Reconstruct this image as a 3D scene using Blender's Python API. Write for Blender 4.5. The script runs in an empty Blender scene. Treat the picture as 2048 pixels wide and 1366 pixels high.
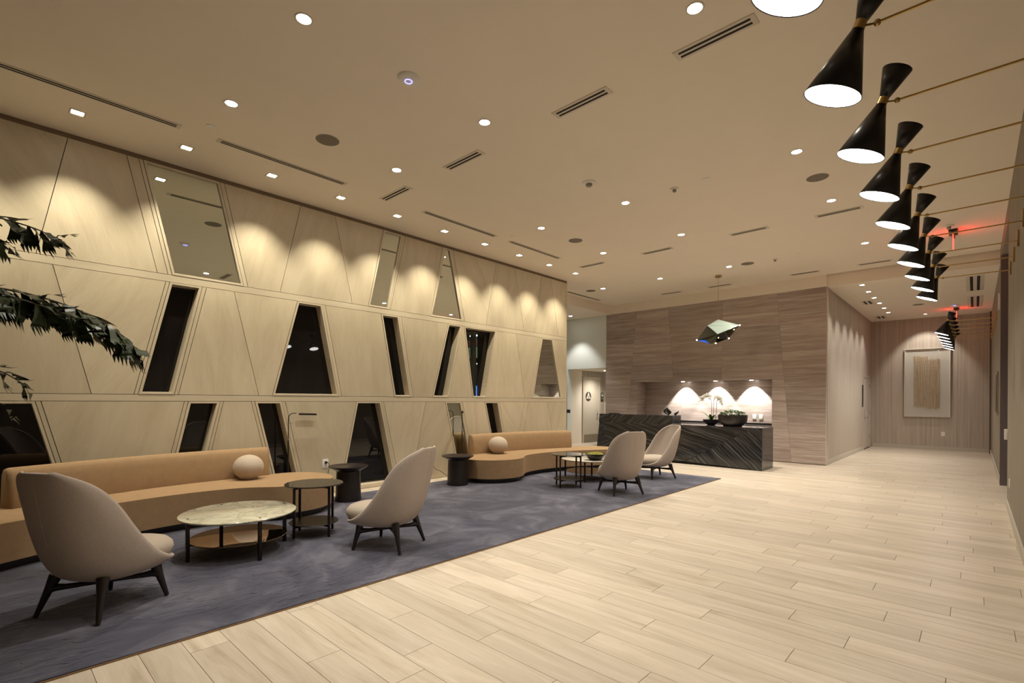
import bpy, bmesh, math, random
from mathutils import Vector, Matrix
random.seed(7)
SC = bpy.context.scene
COL = SC.collection
PI = math.pi

# ------------------------------------------------------------------ camera, world, exposure
YAW, ROLL, CAM_H = math.radians(43.0), math.radians(0.36), 1.3
fw = Vector((-math.sin(YAW), math.cos(YAW), 0))
rt0 = Vector((math.cos(YAW), math.sin(YAW), 0))
up0 = Vector((0, 0, 1))
rt = rt0 * math.cos(ROLL) + up0 * math.sin(ROLL)
up = up0 * math.cos(ROLL) - rt0 * math.sin(ROLL)
cd = bpy.data.cameras.new('camera')
cam = bpy.data.objects.new('camera', cd)
COL.objects.link(cam)
m = Matrix((rt, up, -fw)).transposed().to_4x4()
m.translation = Vector((0, 0, CAM_H))
cam.matrix_world = m
cd.sensor_width = 36.0
cd.lens = 993.0 / 2048 * 36
cd.shift_y = 116.2 / 2048
cd.clip_start = 0.02
SC.camera = cam

w = bpy.data.worlds.new('world'); SC.world = w; w.use_nodes = True
w.node_tree.nodes['Background'].inputs[0].default_value = (0.5, 0.45, 0.38, 1)
w.node_tree.nodes['Background'].inputs[1].default_value = 0.02

SC.view_settings.view_transform = 'Standard'
SC.view_settings.look = 'None'
SC.view_settings.gamma = 1.0
SC.view_settings.exposure = 0.48
SC.view_settings.use_curve_mapping = False
cy = SC.cycles
cy.max_bounces = 9; cy.diffuse_bounces = 6; cy.glossy_bounces = 4; cy.transmission_bounces = 6
cy.caustics_reflective = False; cy.caustics_refractive = False
cy.sample_clamp_indirect = 4.0
cy.use_denoising = True
cy.use_light_tree = True

# light levels (W) of the fittings the room has
P_DOWN, P_WASH, P_HALL, P_NICHE, P_ALCOVE, P_ART = 112.0, 84.0, 50.0, 100.0, 76.0, 50.0
P_DESK, P_CONE_HALL, P_PASSAGE = 245.0, 30.0, 85.0
WARM, WASHC, HALLC, WHITE = (1, .925, .79), (1, .91, .70), (1, .93, .82), (1, .97, .90)
E_LENS, E_CONE = 30.0, 11.5

# ------------------------------------------------------------------ node helpers
MATS = {}
def mat(name):
    m = bpy.data.materials.new(name); m.use_nodes = True
    nt = m.node_tree
    for n in list(nt.nodes): nt.nodes.remove(n)
    out = nt.nodes.new('ShaderNodeOutputMaterial')
    b = nt.nodes.new('ShaderNodeBsdfPrincipled')
    nt.links.new(b.outputs[0], out.inputs[0])
    MATS[name] = m
    return m, nt, b
def N(nt, t, **kw):
    n = nt.nodes.new(t)
    for k, v in kw.items():
        if k == 'inp':
            for a, c in v.items(): n.inputs[a].default_value = c
        else: setattr(n, k, v)
    return n
def L(nt, a, b): nt.links.new(a, b)
def c4(c): return (c[0], c[1], c[2], 1)
def ramp(nt, fac, stops):
    r = N(nt, 'ShaderNodeValToRGB')
    e = r.color_ramp.elements
    while len(e) < len(stops): e.new(0.5)
    for i, (p, c) in enumerate(stops):
        e[i].position = p; e[i].color = c4(c)
    L(nt, fac, r.inputs[0])
    return r.outputs[0]
def simple(name, col, rough=.6, metal=0, spec=None, noise=0, nscale=60, bump=0):
    m, nt, b = mat(name)
    b.inputs['Base Color'].default_value = c4(col)
    b.inputs['Roughness'].default_value = rough
    b.inputs['Metallic'].default_value = metal
    if spec is not None: b.inputs['Specular IOR Level'].default_value = spec
    tc = N(nt, 'ShaderNodeTexCoord')
    nz = N(nt, 'ShaderNodeTexNoise', inp={'Scale': nscale, 'Detail': 4.0})
    L(nt, tc.outputs['Object'], nz.inputs['Vector'])
    if noise:
        d = [max(0, c * (1 - noise)) for c in col]; e = [min(1, c * (1 + noise)) for c in col]
        L(nt, ramp(nt, nz.outputs[0], [(.3, d), (.7, e)]), b.inputs['Base Color'])
    if bump:
        bp = N(nt, 'ShaderNodeBump', inp={'Strength': bump, 'Distance': .002})
        L(nt, nz.outputs[0], bp.inputs['Height']); L(nt, bp.outputs[0], b.inputs['Normal'])
    return m
def emis(name, col, s):
    m, nt, b = mat(name)
    b.inputs['Base Color'].default_value = c4(col)
    b.inputs['Emission Color'].default_value = c4(col)
    b.inputs['Emission Strength'].default_value = s
    return m
def uvgrain(name, stops, su, sv, rough, rnd_amt=.2, bump=.15, dist=.6, fine=(8, 260), spec=.5, detail=5.0, big=.5):
    """grain that runs along U: fine fibres and broad bands, each piece with its own tint (attribute rnd)"""
    m, nt, b = mat(name)
    uv = N(nt, 'ShaderNodeUVMap')
    mp = N(nt, 'ShaderNodeMapping'); mp.inputs['Scale'].default_value = (su, sv, 1)
    L(nt, uv.outputs[0], mp.inputs[0])
    n1 = N(nt, 'ShaderNodeTexNoise', inp={'Scale': 1.0, 'Detail': detail, 'Roughness': .6, 'Distortion': dist})
    L(nt, mp.outputs[0], n1.inputs['Vector'])
    mp2 = N(nt, 'ShaderNodeMapping'); mp2.inputs['Scale'].default_value = (fine[0], fine[1], 1)
    L(nt, uv.outputs[0], mp2.inputs[0])
    n2 = N(nt, 'ShaderNodeTexNoise', inp={'Scale': 1.0, 'Detail': 3.0})
    L(nt, mp2.outputs[0], n2.inputs['Vector'])
    mx = N(nt, 'ShaderNodeMath', operation='MULTIPLY_ADD'); mx.inputs[1].default_value = big
    L(nt, n1.outputs[0], mx.inputs[0])
    sc = N(nt, 'ShaderNodeMath', operation='MULTIPLY'); sc.inputs[1].default_value = 1 - big
    L(nt, n2.outputs[0], sc.inputs[0]); L(nt, sc.outputs[0], mx.inputs[2])
    col = ramp(nt, mx.outputs[0], stops)
    at = N(nt, 'ShaderNodeAttribute', attribute_name='rnd')
    mr = N(nt, 'ShaderNodeMapRange', inp={'To Min': 1 - rnd_amt, 'To Max': 1 + rnd_amt * .6})
    L(nt, at.outputs['Fac'], mr.inputs[0])
    vm = N(nt, 'ShaderNodeVectorMath', operation='SCALE')
    L(nt, col, vm.inputs[0]); L(nt, mr.outputs[0], vm.inputs['Scale'])
    L(nt, vm.outputs[0], b.inputs['Base Color'])
    b.inputs['Roughness'].default_value = rough
    b.inputs['Specular IOR Level'].default_value = spec
    if bump:
        bp = N(nt, 'ShaderNodeBump', inp={'Strength': bump, 'Distance': .002})
        L(nt, n2.outputs[0], bp.inputs['Height']); L(nt, bp.outputs[0], b.inputs['Normal'])
    return m

PLASTER = simple('plaster', (.84, .765, .66), .9, noise=.012, nscale=3, bump=.05)
WHITEWALL = simple('white_wall_paint', (.75, .79, .76), .85, noise=.01, nscale=3)
DARKGAP = simple('dark_backing', (.035, .025, .018), .9, noise=.2)
OAK = uvgrain('limed_oak_veneer', [(.25, (.445, .37, .255)), (.5, (.565, .485, .35)), (.75, (.65, .575, .435))], 1.3, 7, .5, .10, .10, .5, (6, 330), .35, big=.55)
OAKRAIL = uvgrain('limed_oak_rail', [(.25, (.48, .405, .285)), (.5, (.58, .50, .37)), (.75, (.655, .58, .44))], .8, 7, .5, .05, .1, .3, (4, 330), .35)
FASCIA = uvgrain('brown_oak_fascia', [(.3, (.16, .11, .07)), (.7, (.23, .165, .105))], 1, 14, .6, .05)
PLANKM = uvgrain('wood_look_porcelain', [(.25, (.40, .325, .24)), (.42, (.58, .50, .395)), (.58, (.665, .58, .475)), (.78, (.79, .72, .62))], .9, 8, .33, .11, .02, 1.6, (5, 120), .45, big=.8)
STONE = uvgrain('wood_vein_limestone', [(.25, (.235, .172, .15)), (.45, (.375, .30, .265)), (.6, (.50, .425, .385)), (.8, (.66, .59, .55))], .5, 11, .22, .16, 0, 1.4, (2.5, 75), .5, big=.6)
GROUT = simple('grout', (.15, .105, .07), .9, noise=.1)
BASEB = simple('baseboard_paint', (.50, .46, .39), .6, noise=.02)

def wallpaper(name, a, b2, scale):
    m, nt, b = mat(name)
    uv = N(nt, 'ShaderNodeUVMap')
    mp = N(nt, 'ShaderNodeMapping'); mp.inputs['Scale'].default_value = (scale, .25, 1)
    L(nt, uv.outputs[0], mp.inputs[0])
    n1 = N(nt, 'ShaderNodeTexNoise', inp={'Scale': 1.0, 'Detail': 3.0, 'Roughness': .7})
    L(nt, mp.outputs[0], n1.inputs['Vector'])
    mp2 = N(nt, 'ShaderNodeMapping'); mp2.inputs['Scale'].default_value = (scale * 14, 2, 1)
    L(nt, uv.outputs[0], mp2.inputs[0])
    n2 = N(nt, 'ShaderNodeTexNoise', inp={'Scale': 1.0, 'Detail': 2.0})
    L(nt, mp2.outputs[0], n2.inputs['Vector'])
    ad = N(nt, 'ShaderNodeMath', operation='MULTIPLY_ADD'); ad.inputs[1].default_value = .35
    L(nt, n2.outputs[0], ad.inputs[0])
    s = N(nt, 'ShaderNodeMath', operation='MULTIPLY'); s.inputs[1].default_value = .65
    L(nt, n1.outputs[0], s.inputs[0]); L(nt, s.outputs[0], ad.inputs[2])
    L(nt, ramp(nt, ad.outputs[0], [(.38, a), (.62, b2)]), b.inputs['Base Color'])
    b.inputs['Roughness'].default_value = .75
    bp = N(nt, 'ShaderNodeBump', inp={'Strength': .1, 'Distance': .002})
    L(nt, n2.outputs[0], bp.inputs['Height']); L(nt, bp.outputs[0], b.inputs['Normal'])
    return m
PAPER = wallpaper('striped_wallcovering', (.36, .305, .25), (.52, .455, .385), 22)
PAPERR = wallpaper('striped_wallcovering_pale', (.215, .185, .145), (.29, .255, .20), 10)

def rugmat():
    m, nt, b = mat('carved_rug_wool')
    tc = N(nt, 'ShaderNodeTexCoord')
    n1 = N(nt, 'ShaderNodeTexNoise', inp={'Scale': 1.6, 'Detail': 6.0, 'Roughness': .62, 'Distortion': 1.4})
    L(nt, tc.outputs['Object'], n1.inputs['Vector'])
    L(nt, ramp(nt, n1.outputs[0], [(.30, (.040, .043, .070)), (.5, (.076, .078, .110)), (.7, (.165, .162, .205))]), b.inputs['Base Color'])
    mp = N(nt, 'ShaderNodeMapping'); mp.inputs['Scale'].default_value = (19, 6.5, 1); mp.inputs['Rotation'].default_value = (0, 0, .12)
    L(nt, tc.outputs['Object'], mp.inputs[0])
    n2 = N(nt, 'ShaderNodeTexNoise', inp={'Scale': 1.0, 'Detail': 1.0, 'Distortion': .35})
    L(nt, mp.outputs[0], n2.inputs['Vector'])
    st = ramp(nt, n2.outputs[0], [(.52, (0, 0, 0)), (.56, (1, 1, 1))])
    n4 = N(nt, 'ShaderNodeTexNoise', inp={'Scale': .9, 'Detail': 2.0})
    L(nt, tc.outputs['Object'], n4.inputs['Vector'])
    msk = ramp(nt, n4.outputs[0], [(.42, (0, 0, 0)), (.56, (1, 1, 1))])
    mu = N(nt, 'ShaderNodeMath', operation='MULTIPLY'); L(nt, st, mu.inputs[0]); L(nt, msk, mu.inputs[1])
    n3 = N(nt, 'ShaderNodeTexNoise', inp={'Scale': 380.0, 'Detail': 2.0})
    L(nt, tc.outputs['Object'], n3.inputs['Vector'])
    bp = N(nt, 'ShaderNodeBump', inp={'Strength': 1.0, 'Distance': .011}); L(nt, mu.outputs[0], bp.inputs['Height'])
    bp2 = N(nt, 'ShaderNodeBump', inp={'Strength': .5, 'Distance': .003}); L(nt, n3.outputs[0], bp2.inputs['Height'])
    L(nt, bp.outputs[0], bp2.inputs['Normal']); L(nt, bp2.outputs[0], b.inputs['Normal'])
    b.inputs['Roughness'].default_value = .95
    b.inputs['Sheen Weight'].default_value = .25
    b.inputs['Specular IOR Level'].default_value = .1
    return m
RUG = rugmat()
BIND = simple('rug_binding', (.24, .13, .05), .8, noise=.1)

def fabric(name, col, var, sheen, scale, bump=.3):
    m, nt, b = mat(name)
    tc = N(nt, 'ShaderNodeTexCoord')
    n1 = N(nt, 'ShaderNodeTexNoise', inp={'Scale': scale, 'Detail': 3.0, 'Roughness': .7})
    L(nt, tc.outputs['Object'], n1.inputs['Vector'])
    d = [c * (1 - var) for c in col]; e = [min(1, c * (1 + var)) for c in col]
    L(nt, ramp(nt, n1.outputs[0], [(.3, d), (.7, e)]), b.inputs['Base Color'])
    b.inputs['Roughness'].default_value = .9
    b.inputs['Specular IOR Level'].default_value = .15
    b.inputs['Sheen Weight'].default_value = sheen
    b.inputs['Sheen Roughness'].default_value = .4
    b.inputs['Sheen Tint'].default_value = c4([min(1, c * 1.6) for c in col])
    bp = N(nt, 'ShaderNodeBump', inp={'Strength': bump, 'Distance': .001})
    L(nt, n1.outputs[0], bp.inputs['Height']); L(nt, bp.outputs[0], b.inputs['Normal'])
    return m
VELVET = fabric('caramel_velvet', (.335, .222, .125), .07, .3, 14, .05)
TWEED = fabric('taupe_tweed', (.42, .36, .315), .22, .2, 320, .5)
SEATF = fabric('pale_taupe_fabric', (.43, .365, .30), .08, .2, 260, .3)
BALLF = fabric('blush_fabric', (.47, .39, .315), .05, .3, 200, .2)

DARKWOOD = uvgrain('espresso_wood', [(.3, (.012, .008, .007)), (.7, (.03, .021, .018))], 2, 20, .32, .1, .1)
BLACKM = simple('matte_black_metal', (.016, .013, .012), .38, metal=.3, noise=.05)
BLACKP = simple('black_enamel', (.012, .010, .010), .34, noise=.05)
BRONZE = simple('bronze_leg_metal', (.03, .02, .02), .35, metal=.6, noise=.05)
BRASS = simple('satin_brass', (.52, .36, .15), .32, metal=1, noise=.04)
CHROME = simple('satin_chrome', (.6, .58, .55), .25, metal=1, noise=.02)
PLASTIC = simple('white_plastic', (.78, .76, .72), .4, noise=.01)
GRILLE = simple('speaker_grille', (.20, .175, .14), .8, noise=.15, nscale=500)
TRIMW = simple('ceiling_fitting_white', (.66, .60, .50), .6, noise=.01)
SLOT = simple('vent_slot_dark', (.01, .008, .008), .8, noise=.1)
CERAM = simple('black_ceramic', (.025, .02, .019), .45, noise=.1, nscale=30)
PAINTDOOR = simple('door_paint', (.56, .50, .41), .55, noise=.015)
HALLDOOR = simple('hall_door_paint', (.52, .47, .41), .6, noise=.02)
KICK = simple('kick_plate_metal', (.34, .30, .24), .4, metal=.5, noise=.03)
SIGNB = simple('sign_brown', (.06, .045, .035), .5, noise=.04)
SIGNW = simple('sign_white', (.75, .70, .60), .5, noise=.02)
ELEV = simple('elevator_metal', (.16, .135, .14), .35, metal=.4, noise=.04)
MATB = simple('art_mat_board', (.74, .71, .66), .7, noise=.01)
FRAMEW = simple('art_frame_white', (.70, .66, .60), .4, noise=.01)
STICK = simple('art_fibre_strand', (.66, .53, .38), .8, noise=.2, nscale=30)
def mirror(name, col, rough=.01):
    m, nt, b = mat(name)
    b.inputs['Base Color'].default_value = c4(col); b.inputs['Metallic'].default_value = 1
    tc = N(nt, 'ShaderNodeTexCoord'); nz = N(nt, 'ShaderNodeTexNoise', inp={'Scale': 2.0})
    L(nt, tc.outputs['Object'], nz.inputs['Vector'])
    mr = N(nt, 'ShaderNodeMapRange', inp={'To Min': rough, 'To Max': rough * 1.6}); L(nt, nz.outputs[0], mr.inputs[0])
    L(nt, mr.outputs[0], b.inputs['Roughness'])
    return m
MIRROR = mirror('grey_tinted_mirror', (.74, .80, .74))
BRZMIR = mirror('bronze_mirror_glass', (.25, .20, .155), .02)
FACET = simple('pendant_mirror_glass', (.15, .18, .155), .08, metal=.15, noise=.02)
FACETD = simple('pendant_smoked_glass', (.08, .075, .05), .06, metal=.3, noise=.02)
FACETB = simple('pendant_blue_reflection', (.03, .12, .80), .1, noise=.1)  # blue base colour stands in for a blue screen reflected in the facet
DARKGL = simple('night_window_glass', (.008, .007, .007), .015, spec=.5)
SMOKE = simple('smoked_table_glass', (.012, .009, .008), .04, spec=.5)
def clearglass(name, tint, mixv=.1):
    m = bpy.data.materials.new(name); m.use_nodes = True; nt = m.node_tree
    for n in list(nt.nodes): nt.nodes.remove(n)
    out = nt.nodes.new('ShaderNodeOutputMaterial')
    t = nt.nodes.new('ShaderNodeBsdfTransparent'); t.inputs[0].default_value = c4(tint)
    g = nt.nodes.new('ShaderNodeBsdfGlossy'); g.inputs['Roughness'].default_value = .01
    mx = nt.nodes.new('ShaderNodeMixShader')
    mx.inputs[0].default_value = .06
    L(nt, t.outputs[0], mx.inputs[1]); L(nt, g.outputs[0], mx.inputs[2]); L(nt, mx.outputs[0], out.inputs[0])
    return m
CLEAR = clearglass('clear_window_glass', (.75, .8, .75))
ARTGL = clearglass('picture_glass', (.96, .96, .95))
def marble_white():
    m, nt, b = mat('veined_cream_marble')
    tc = N(nt, 'ShaderNodeTexCoord')
    n1 = N(nt, 'ShaderNodeTexNoise', inp={'Scale': 3.2, 'Detail': 8.0, 'Roughness': .6, 'Distortion': 1.6})
    L(nt, tc.outputs['Object'], n1.inputs['Vector'])
    L(nt, ramp(nt, n1.outputs[0], [(.44, (.60, .57, .43)), (.495, (.42, .40, .30)), (.53, (.57, .54, .40)), (.8, (.68, .65, .52))]), b.inputs['Base Color'])
    b.inputs['Roughness'].default_value = .12
    return m
MARBLE = marble_white()
def zebra():
    m, nt, b = mat('black_zebra_marble')
    uv = N(nt, 'ShaderNodeUVMap')
    n1 = N(nt, 'ShaderNodeTexNoise', inp={'Scale': 2.2, 'Detail': 2.0}); L(nt, uv.outputs[0], n1.inputs['Vector'])
    ad = N(nt, 'ShaderNodeVectorMath', operation='MULTIPLY_ADD'); ad.inputs[1].default_value = (.11, .11, 0)
    L(nt, n1.outputs['Color'], ad.inputs[0]); L(nt, uv.outputs[0], ad.inputs[2])
    mp = N(nt, 'ShaderNodeMapping'); mp.inputs['Scale'].default_value = (.9, 34, 1); L(nt, ad.outputs[0], mp.inputs[0])
    n2 = N(nt, 'ShaderNodeTexNoise', inp={'Scale': 1.0, 'Detail': 5.0, 'Roughness': .65}); L(nt, mp.outputs[0], n2.inputs['Vector'])
    mp3 = N(nt, 'ShaderNodeMapping'); mp3.inputs['Scale'].default_value = (1.5, 110, 1); L(nt, ad.outputs[0], mp3.inputs[0])
    n3 = N(nt, 'ShaderNodeTexNoise', inp={'Scale': 1.0, 'Detail': 3.0}); L(nt, mp3.outputs[0], n3.inputs['Vector'])
    mx = N(nt, 'ShaderNodeMath', operation='MULTIPLY_ADD'); mx.inputs[1].default_value = .35
    s = N(nt, 'ShaderNodeMath', operation='MULTIPLY'); s.inputs[1].default_value = .65
    L(nt, n3.outputs[0], mx.inputs[0]); L(nt, n2.outputs[0], s.inputs[0]); L(nt, s.outputs[0], mx.inputs[2])
    L(nt, ramp(nt, mx.outputs[0], [(.38, (.007, .007, .008)), (.49, (.022, .022, .024)), (.57, (.070, .072, .076)), (.72, (.26, .265, .27))]), b.inputs['Base Color'])
    b.inputs['Roughness'].default_value = .12
    return m
ZEBRA = zebra()
LEAFM = simple('palm_leaf_green', (.026, .038, .013), .45, noise=.5, nscale=9)
LEAFG = simple('fresh_leaf_green', (.06, .16, .02), .5, noise=.3, nscale=20)
SUCC = simple('succulent_grey_green', (.22, .27, .18), .6, noise=.4, nscale=40)
MOSS = simple('yellow_green_moss', (.20, .19, .03), .95, noise=.7, nscale=35, bump=1)
STEMM = simple('brown_stem', (.07, .055, .03), .7, noise=.2)
PETAL = simple('white_orchid_petal', (.88, .87, .80), .6, noise=.03)
SOIL = simple('dark_soil', (.02, .014, .01), .95, noise=.4)
LENS = emis('downlight_lens', (1, .93, .80), E_LENS)
LENSW = emis('washer_lens', (1, .94, .82), E_LENS * .8)
CONEL = emis('cone_lamp_diffuser', (1, .97, .93), E_CONE)
BULB = emis('pendant_bulb', (1, .85, .60), 60)
REDL = emis('exit_red_glow', (1, .03, .02), 6)
BLUEL = emis('status_blue_glow', (.25, .25, 1), 2.5)
TUBEL = emis('fluorescent_tube', (.75, .95, 1), 3)

# ------------------------------------------------------------------ geometry helpers
def link(name, me, material, parent=None):
    o = bpy.data.objects.new(name, me); COL.objects.link(o)
    if material is not None and not me.materials: me.materials.append(material)
    if parent is not None: o.parent = parent
    return o
def obj(name, bm, material, parent=None, smooth=True, ang=40):
    me = bpy.data.meshes.new(name)
    bmesh.ops.recalc_face_normals(bm, faces=bm.faces)
    bm.to_mesh(me); bm.free()
    if smooth:
        me.polygons.foreach_set('use_smooth', [True] * len(me.polygons))
        me.set_sharp_from_angle(angle=math.radians(ang))
    return link(name, me, material, parent)
def tag(o, label, cat, group=None, kind=None):
    o['label'] = label; o['category'] = cat
    if group: o['group'] = group
    if kind: o['kind'] = kind
    return o
def thing(name, label, cat, loc=(0, 0, 0), rz=0, group=None):
    o = bpy.data.objects.new(name, None); COL.objects.link(o)
    o.empty_display_size = .1
    o.location = loc; o.rotation_euler = (0, 0, rz)
    return tag(o, label, cat, group)
def structure(o): o['kind'] = 'structure'; return o
def sroot(name, loc=(0, 0, 0)):
    o = bpy.data.objects.new(name, None); COL.objects.link(o); o.location = loc
    o['kind'] = 'structure'; return o
def dup(root, loc, rz, label, group=None):
    r = root.copy(); COL.objects.link(r); r.location = loc; r.rotation_euler = (0, 0, rz)
    r['label'] = label
    if group: r['group'] = group
    for ch in list(root.children):
        c = ch.copy(); COL.objects.link(c); c.parent = r
        for g in list(ch.children):
            d = g.copy(); COL.objects.link(d); d.parent = c
    return r
def box(bm, a, b, bev=0):
    vs = [bm.verts.new((x, y, z)) for x in (a[0], b[0]) for y in (a[1], b[1]) for z in (a[2], b[2])]
    fs = [(0, 1, 3, 2), (4, 6, 7, 5), (0, 4, 5, 1), (2, 3, 7, 6), (0, 2, 6, 4), (1, 5, 7, 3)]
    nf = [bm.faces.new([vs[i] for i in f]) for f in fs]
    if bev:
        es = set(e for f in nf for e in f.edges)
        bmesh.ops.bevel(bm, geom=list(es), offset=bev, segments=2, affect='EDGES', profile=.6)
def boxo(name, a, b, m, parent=None, bev=0):
    bm = bmesh.new(); box(bm, a, b, bev); return obj(name, bm, m, parent, smooth=bool(bev))
def frame_axes(d):
    d = Vector(d).normalized()
    u = d.cross(Vector((0, 0, 1)))
    if u.length < 1e-4: u = Vector((1, 0, 0))
    u.normalize(); return d, u, d.cross(u)
def cyl(bm, p0, p1, r0, r1=None, seg=16, cap=True):
    r1 = r0 if r1 is None else r1
    p0, p1 = Vector(p0), Vector(p1)
    d, u, v = frame_axes(p1 - p0)
    A = [bm.verts.new(p0 + (u * math.cos(2 * PI * i / seg) + v * math.sin(2 * PI * i / seg)) * r0) for i in range(seg)]
    B = [bm.verts.new(p1 + (u * math.cos(2 * PI * i / seg) + v * math.sin(2 * PI * i / seg)) * r1) for i in range(seg)]
    for i in range(seg): bm.faces.new((A[i], A[(i + 1) % seg], B[(i + 1) % seg], B[i]))
    if cap: bm.faces.new(A[::-1]); bm.faces.new(B)
def tube(bm, pts, r, seg=8, radii=None):
    pts = [Vector(p) for p in pts]; rings = []
    for i, p in enumerate(pts):
        t = pts[min(i + 1, len(pts) - 1)] - pts[max(i - 1, 0)]
        d, u, v = frame_axes(t)
        rr = radii[i] if radii else r
        ring = [bm.verts.new(p + (u * math.cos(2 * PI * k / seg) + v * math.sin(2 * PI * k / seg)) * rr) for k in range(seg)]
        if rings:
            o = min(range(seg), key=lambda s: (ring[s].co - rings[-1][0].co).length)
            ring = ring[o:] + ring[:o]
            if (ring[1].co - rings[-1][1].co).length > (ring[-1].co - rings[-1][1].co).length: ring = [ring[0]] + ring[:0:-1]
        rings.append(ring)
    for a, b in zip(rings, rings[1:]):
        for k in range(seg): bm.faces.new((a[k], a[(k + 1) % seg], b[(k + 1) % seg], b[k]))
    bm.faces.new(rings[0][::-1]); bm.faces.new(rings[-1])
def lathe(bm, prof, seg=40, c=(0, 0, 0)):
    rings = []
    for r, z in prof:
        if r < 1e-5: rings.append([bm.verts.new((c[0], c[1], c[2] + z))])
        else: rings.append([bm.verts.new((c[0] + r * math.cos(2 * PI * k / seg), c[1] + r * math.sin(2 * PI * k / seg), c[2] + z)) for k in range(seg)])
    for a, b in zip(rings, rings[1:]):
        for k in range(seg):
            k2 = (k + 1) % seg
            if len(a) == 1 and len(b) == 1: continue
            if len(a) == 1: bm.faces.new((a[0], b[k], b[k2]))
            elif len(b) == 1: bm.faces.new((a[k], a[k2], b[0]))
            else: bm.faces.new((a[k], a[k2], b[k2], b[k]))
def sphere(bm, c, r, sc=(1, 1, 1), u=16, v=10):
    rr = bmesh.ops.create_uvsphere(bm, u_segments=u, v_segments=v, radius=r)
    for x in rr['verts']: x.co = Vector((x.co.x * sc[0] + c[0], x.co.y * sc[1] + c[1], x.co.z * sc[2] + c[2]))
def catmull(P, n, closed=False):
    out = []; N_ = len(P)
    rng = range(N_) if closed else range(N_ - 1)
    for i in rng:
        g = (lambda k: P[k % N_]) if closed else (lambda k: P[max(0, min(N_ - 1, k))])
        p0, p1, p2, p3 = g(i - 1), g(i), g(i + 1), g(i + 2)
        for j in range(n):
            t = j / n
            out.append(tuple(.5 * (2 * p1[k] + (p2[k] - p0[k]) * t + (2 * p0[k] - 5 * p1[k] + 4 * p2[k] - p3[k]) * t * t + (3 * p1[k] - p0[k] - 3 * p2[k] + p3[k]) * t ** 3) for k in range(len(p1))))
    if not closed: out.append(tuple(P[-1]))
    return out

class Slabs:
    """flat pieces (veneer panels, planks, stones): polygon on a plane, thickness behind it, UV with its own grain angle, tint attribute"""
    def __init__(s, org, A, B, Nrm): s.o, s.A, s.B, s.n = Vector(org), Vector(A), Vector(B), Vector(Nrm); s.reset()
    def reset(s): s.v = []; s.f = []; s.uv = []; s.r = []
    def add(s, poly, th, grain=0.0, rnd=None, lift=0.0):
        rnd = random.random() if rnd is None else rnd
        n = len(poly); k = len(s.v)
        ou, ov = random.uniform(0, 40), random.uniform(0, 40)
        cg, sg = math.cos(grain), math.sin(grain)
        uv = [((a * cg + b * sg) + ou, (-a * sg + b * cg) + ov) for a, b in poly]
        for a, b in poly: s.v.append(s.o + s.A * a + s.B * b + s.n * lift)
        for a, b in poly: s.v.append(s.o + s.A * a + s.B * b + s.n * (lift - th))
        s.f.append(list(range(k, k + n))); s.uv.append(uv); s.r.append(rnd)
        for i in range(n):
            j = (i + 1) % n
            s.f.append([k + i, k + n + i, k + n + j, k + j]); s.uv.append([uv[i], uv[i], uv[j], uv[j]]); s.r.append(rnd)
    def build(s, name, m, parent=None):
        me = bpy.data.meshes.new(name)
        me.from_pydata([tuple(v) for v in s.v], [], s.f)
        ul = me.uv_layers.new(name='UVMap')
        flat = [c for f in s.uv for p in f for c in p]
        ul.data.foreach_set('uv', flat)
        at = me.attributes.new('rnd', 'FLOAT', 'FACE'); at.data.foreach_set('value', s.r)
        me.update(); s.reset()
        return link(name, me, m, parent)
def inset(poly, d):
    """shrink a convex polygon by d"""
    n = len(poly); cx = sum(p[0] for p in poly) / n; cy_ = sum(p[1] for p in poly) / n
    lines = []
    for i in range(n):
        (x0, y0), (x1, y1) = poly[i], poly[(i + 1) % n]
        nx, ny = y1 - y0, x0 - x1; l = math.hypot(nx, ny) or 1; nx /= l; ny /= l
        if (cx - x0) * nx + (cy_ - y0) * ny < 0: nx, ny = -nx, -ny
        lines.append((nx, ny, nx * x0 + ny * y0 + d))
    out = []
    for i in range(n):
        a, b = lines[i - 1], lines[i]
        det = a[0] * b[1] - a[1] * b[0]
        if abs(det) < 1e-9: out.append(poly[i]); continue
        out.append(((a[2] * b[1] - a[1] * b[2]) / det, (a[0] * b[2] - a[2] * b[0]) / det))
    return out
def uvbox(name, a, b, m, parent=None, grain=0):
    """box whose faces carry planar UVs"""
    me = bpy.data.meshes.new(name)
    vs = [(x, y, z) for x in (a[0], b[0]) for y in (a[1], b[1]) for z in (a[2], b[2])]
    fs = [(0, 1, 3, 2), (4, 6, 7, 5), (0, 4, 5, 1), (2, 3, 7, 6), (0, 2, 6, 4), (1, 5, 7, 3)]
    me.from_pydata(vs, [], fs)
    ul = me.uv_layers.new(name='UVMap'); i = 0
    for f, ax in zip(fs, 'xxyyzz'):
        for k in f:
            x, y, z = vs[k]
            p = {'x': (y, z), 'y': (x, z), 'z': (x, y)}[ax]
            ul.data[i].uv = (p[0] + 3, p[1] + 3) if not grain else (p[1] + 3, p[0] + 3); i += 1
    at = me.attributes.new('rnd', 'FLOAT', 'FACE'); at.data.foreach_set('value', [.5] * 6)
    return link(name, me, m, parent)
def spot(parent, loc, direction, power, angle, blend, color, radius=.03):
    l = bpy.data.lights.new('lamp_light', 'SPOT'); l.energy = power; l.spot_size = math.radians(angle)
    l.spot_blend = blend; l.color = color; l.shadow_soft_size = radius
    o = bpy.data.objects.new('lamp_light', l); COL.objects.link(o)
    o.rotation_mode = 'QUATERNION'
    o.rotation_quaternion = Vector(direction).to_track_quat('-Z', 'Y')
    o.location = loc
    if parent is not None: o.parent = parent
    return o
ORD = ['first', 'second', 'third', 'fourth', 'fifth', 'sixth', 'seventh', 'eighth', 'ninth', 'tenth', 'eleventh', 'twelfth', 'thirteenth', 'fourteenth', 'fifteenth']

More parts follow.
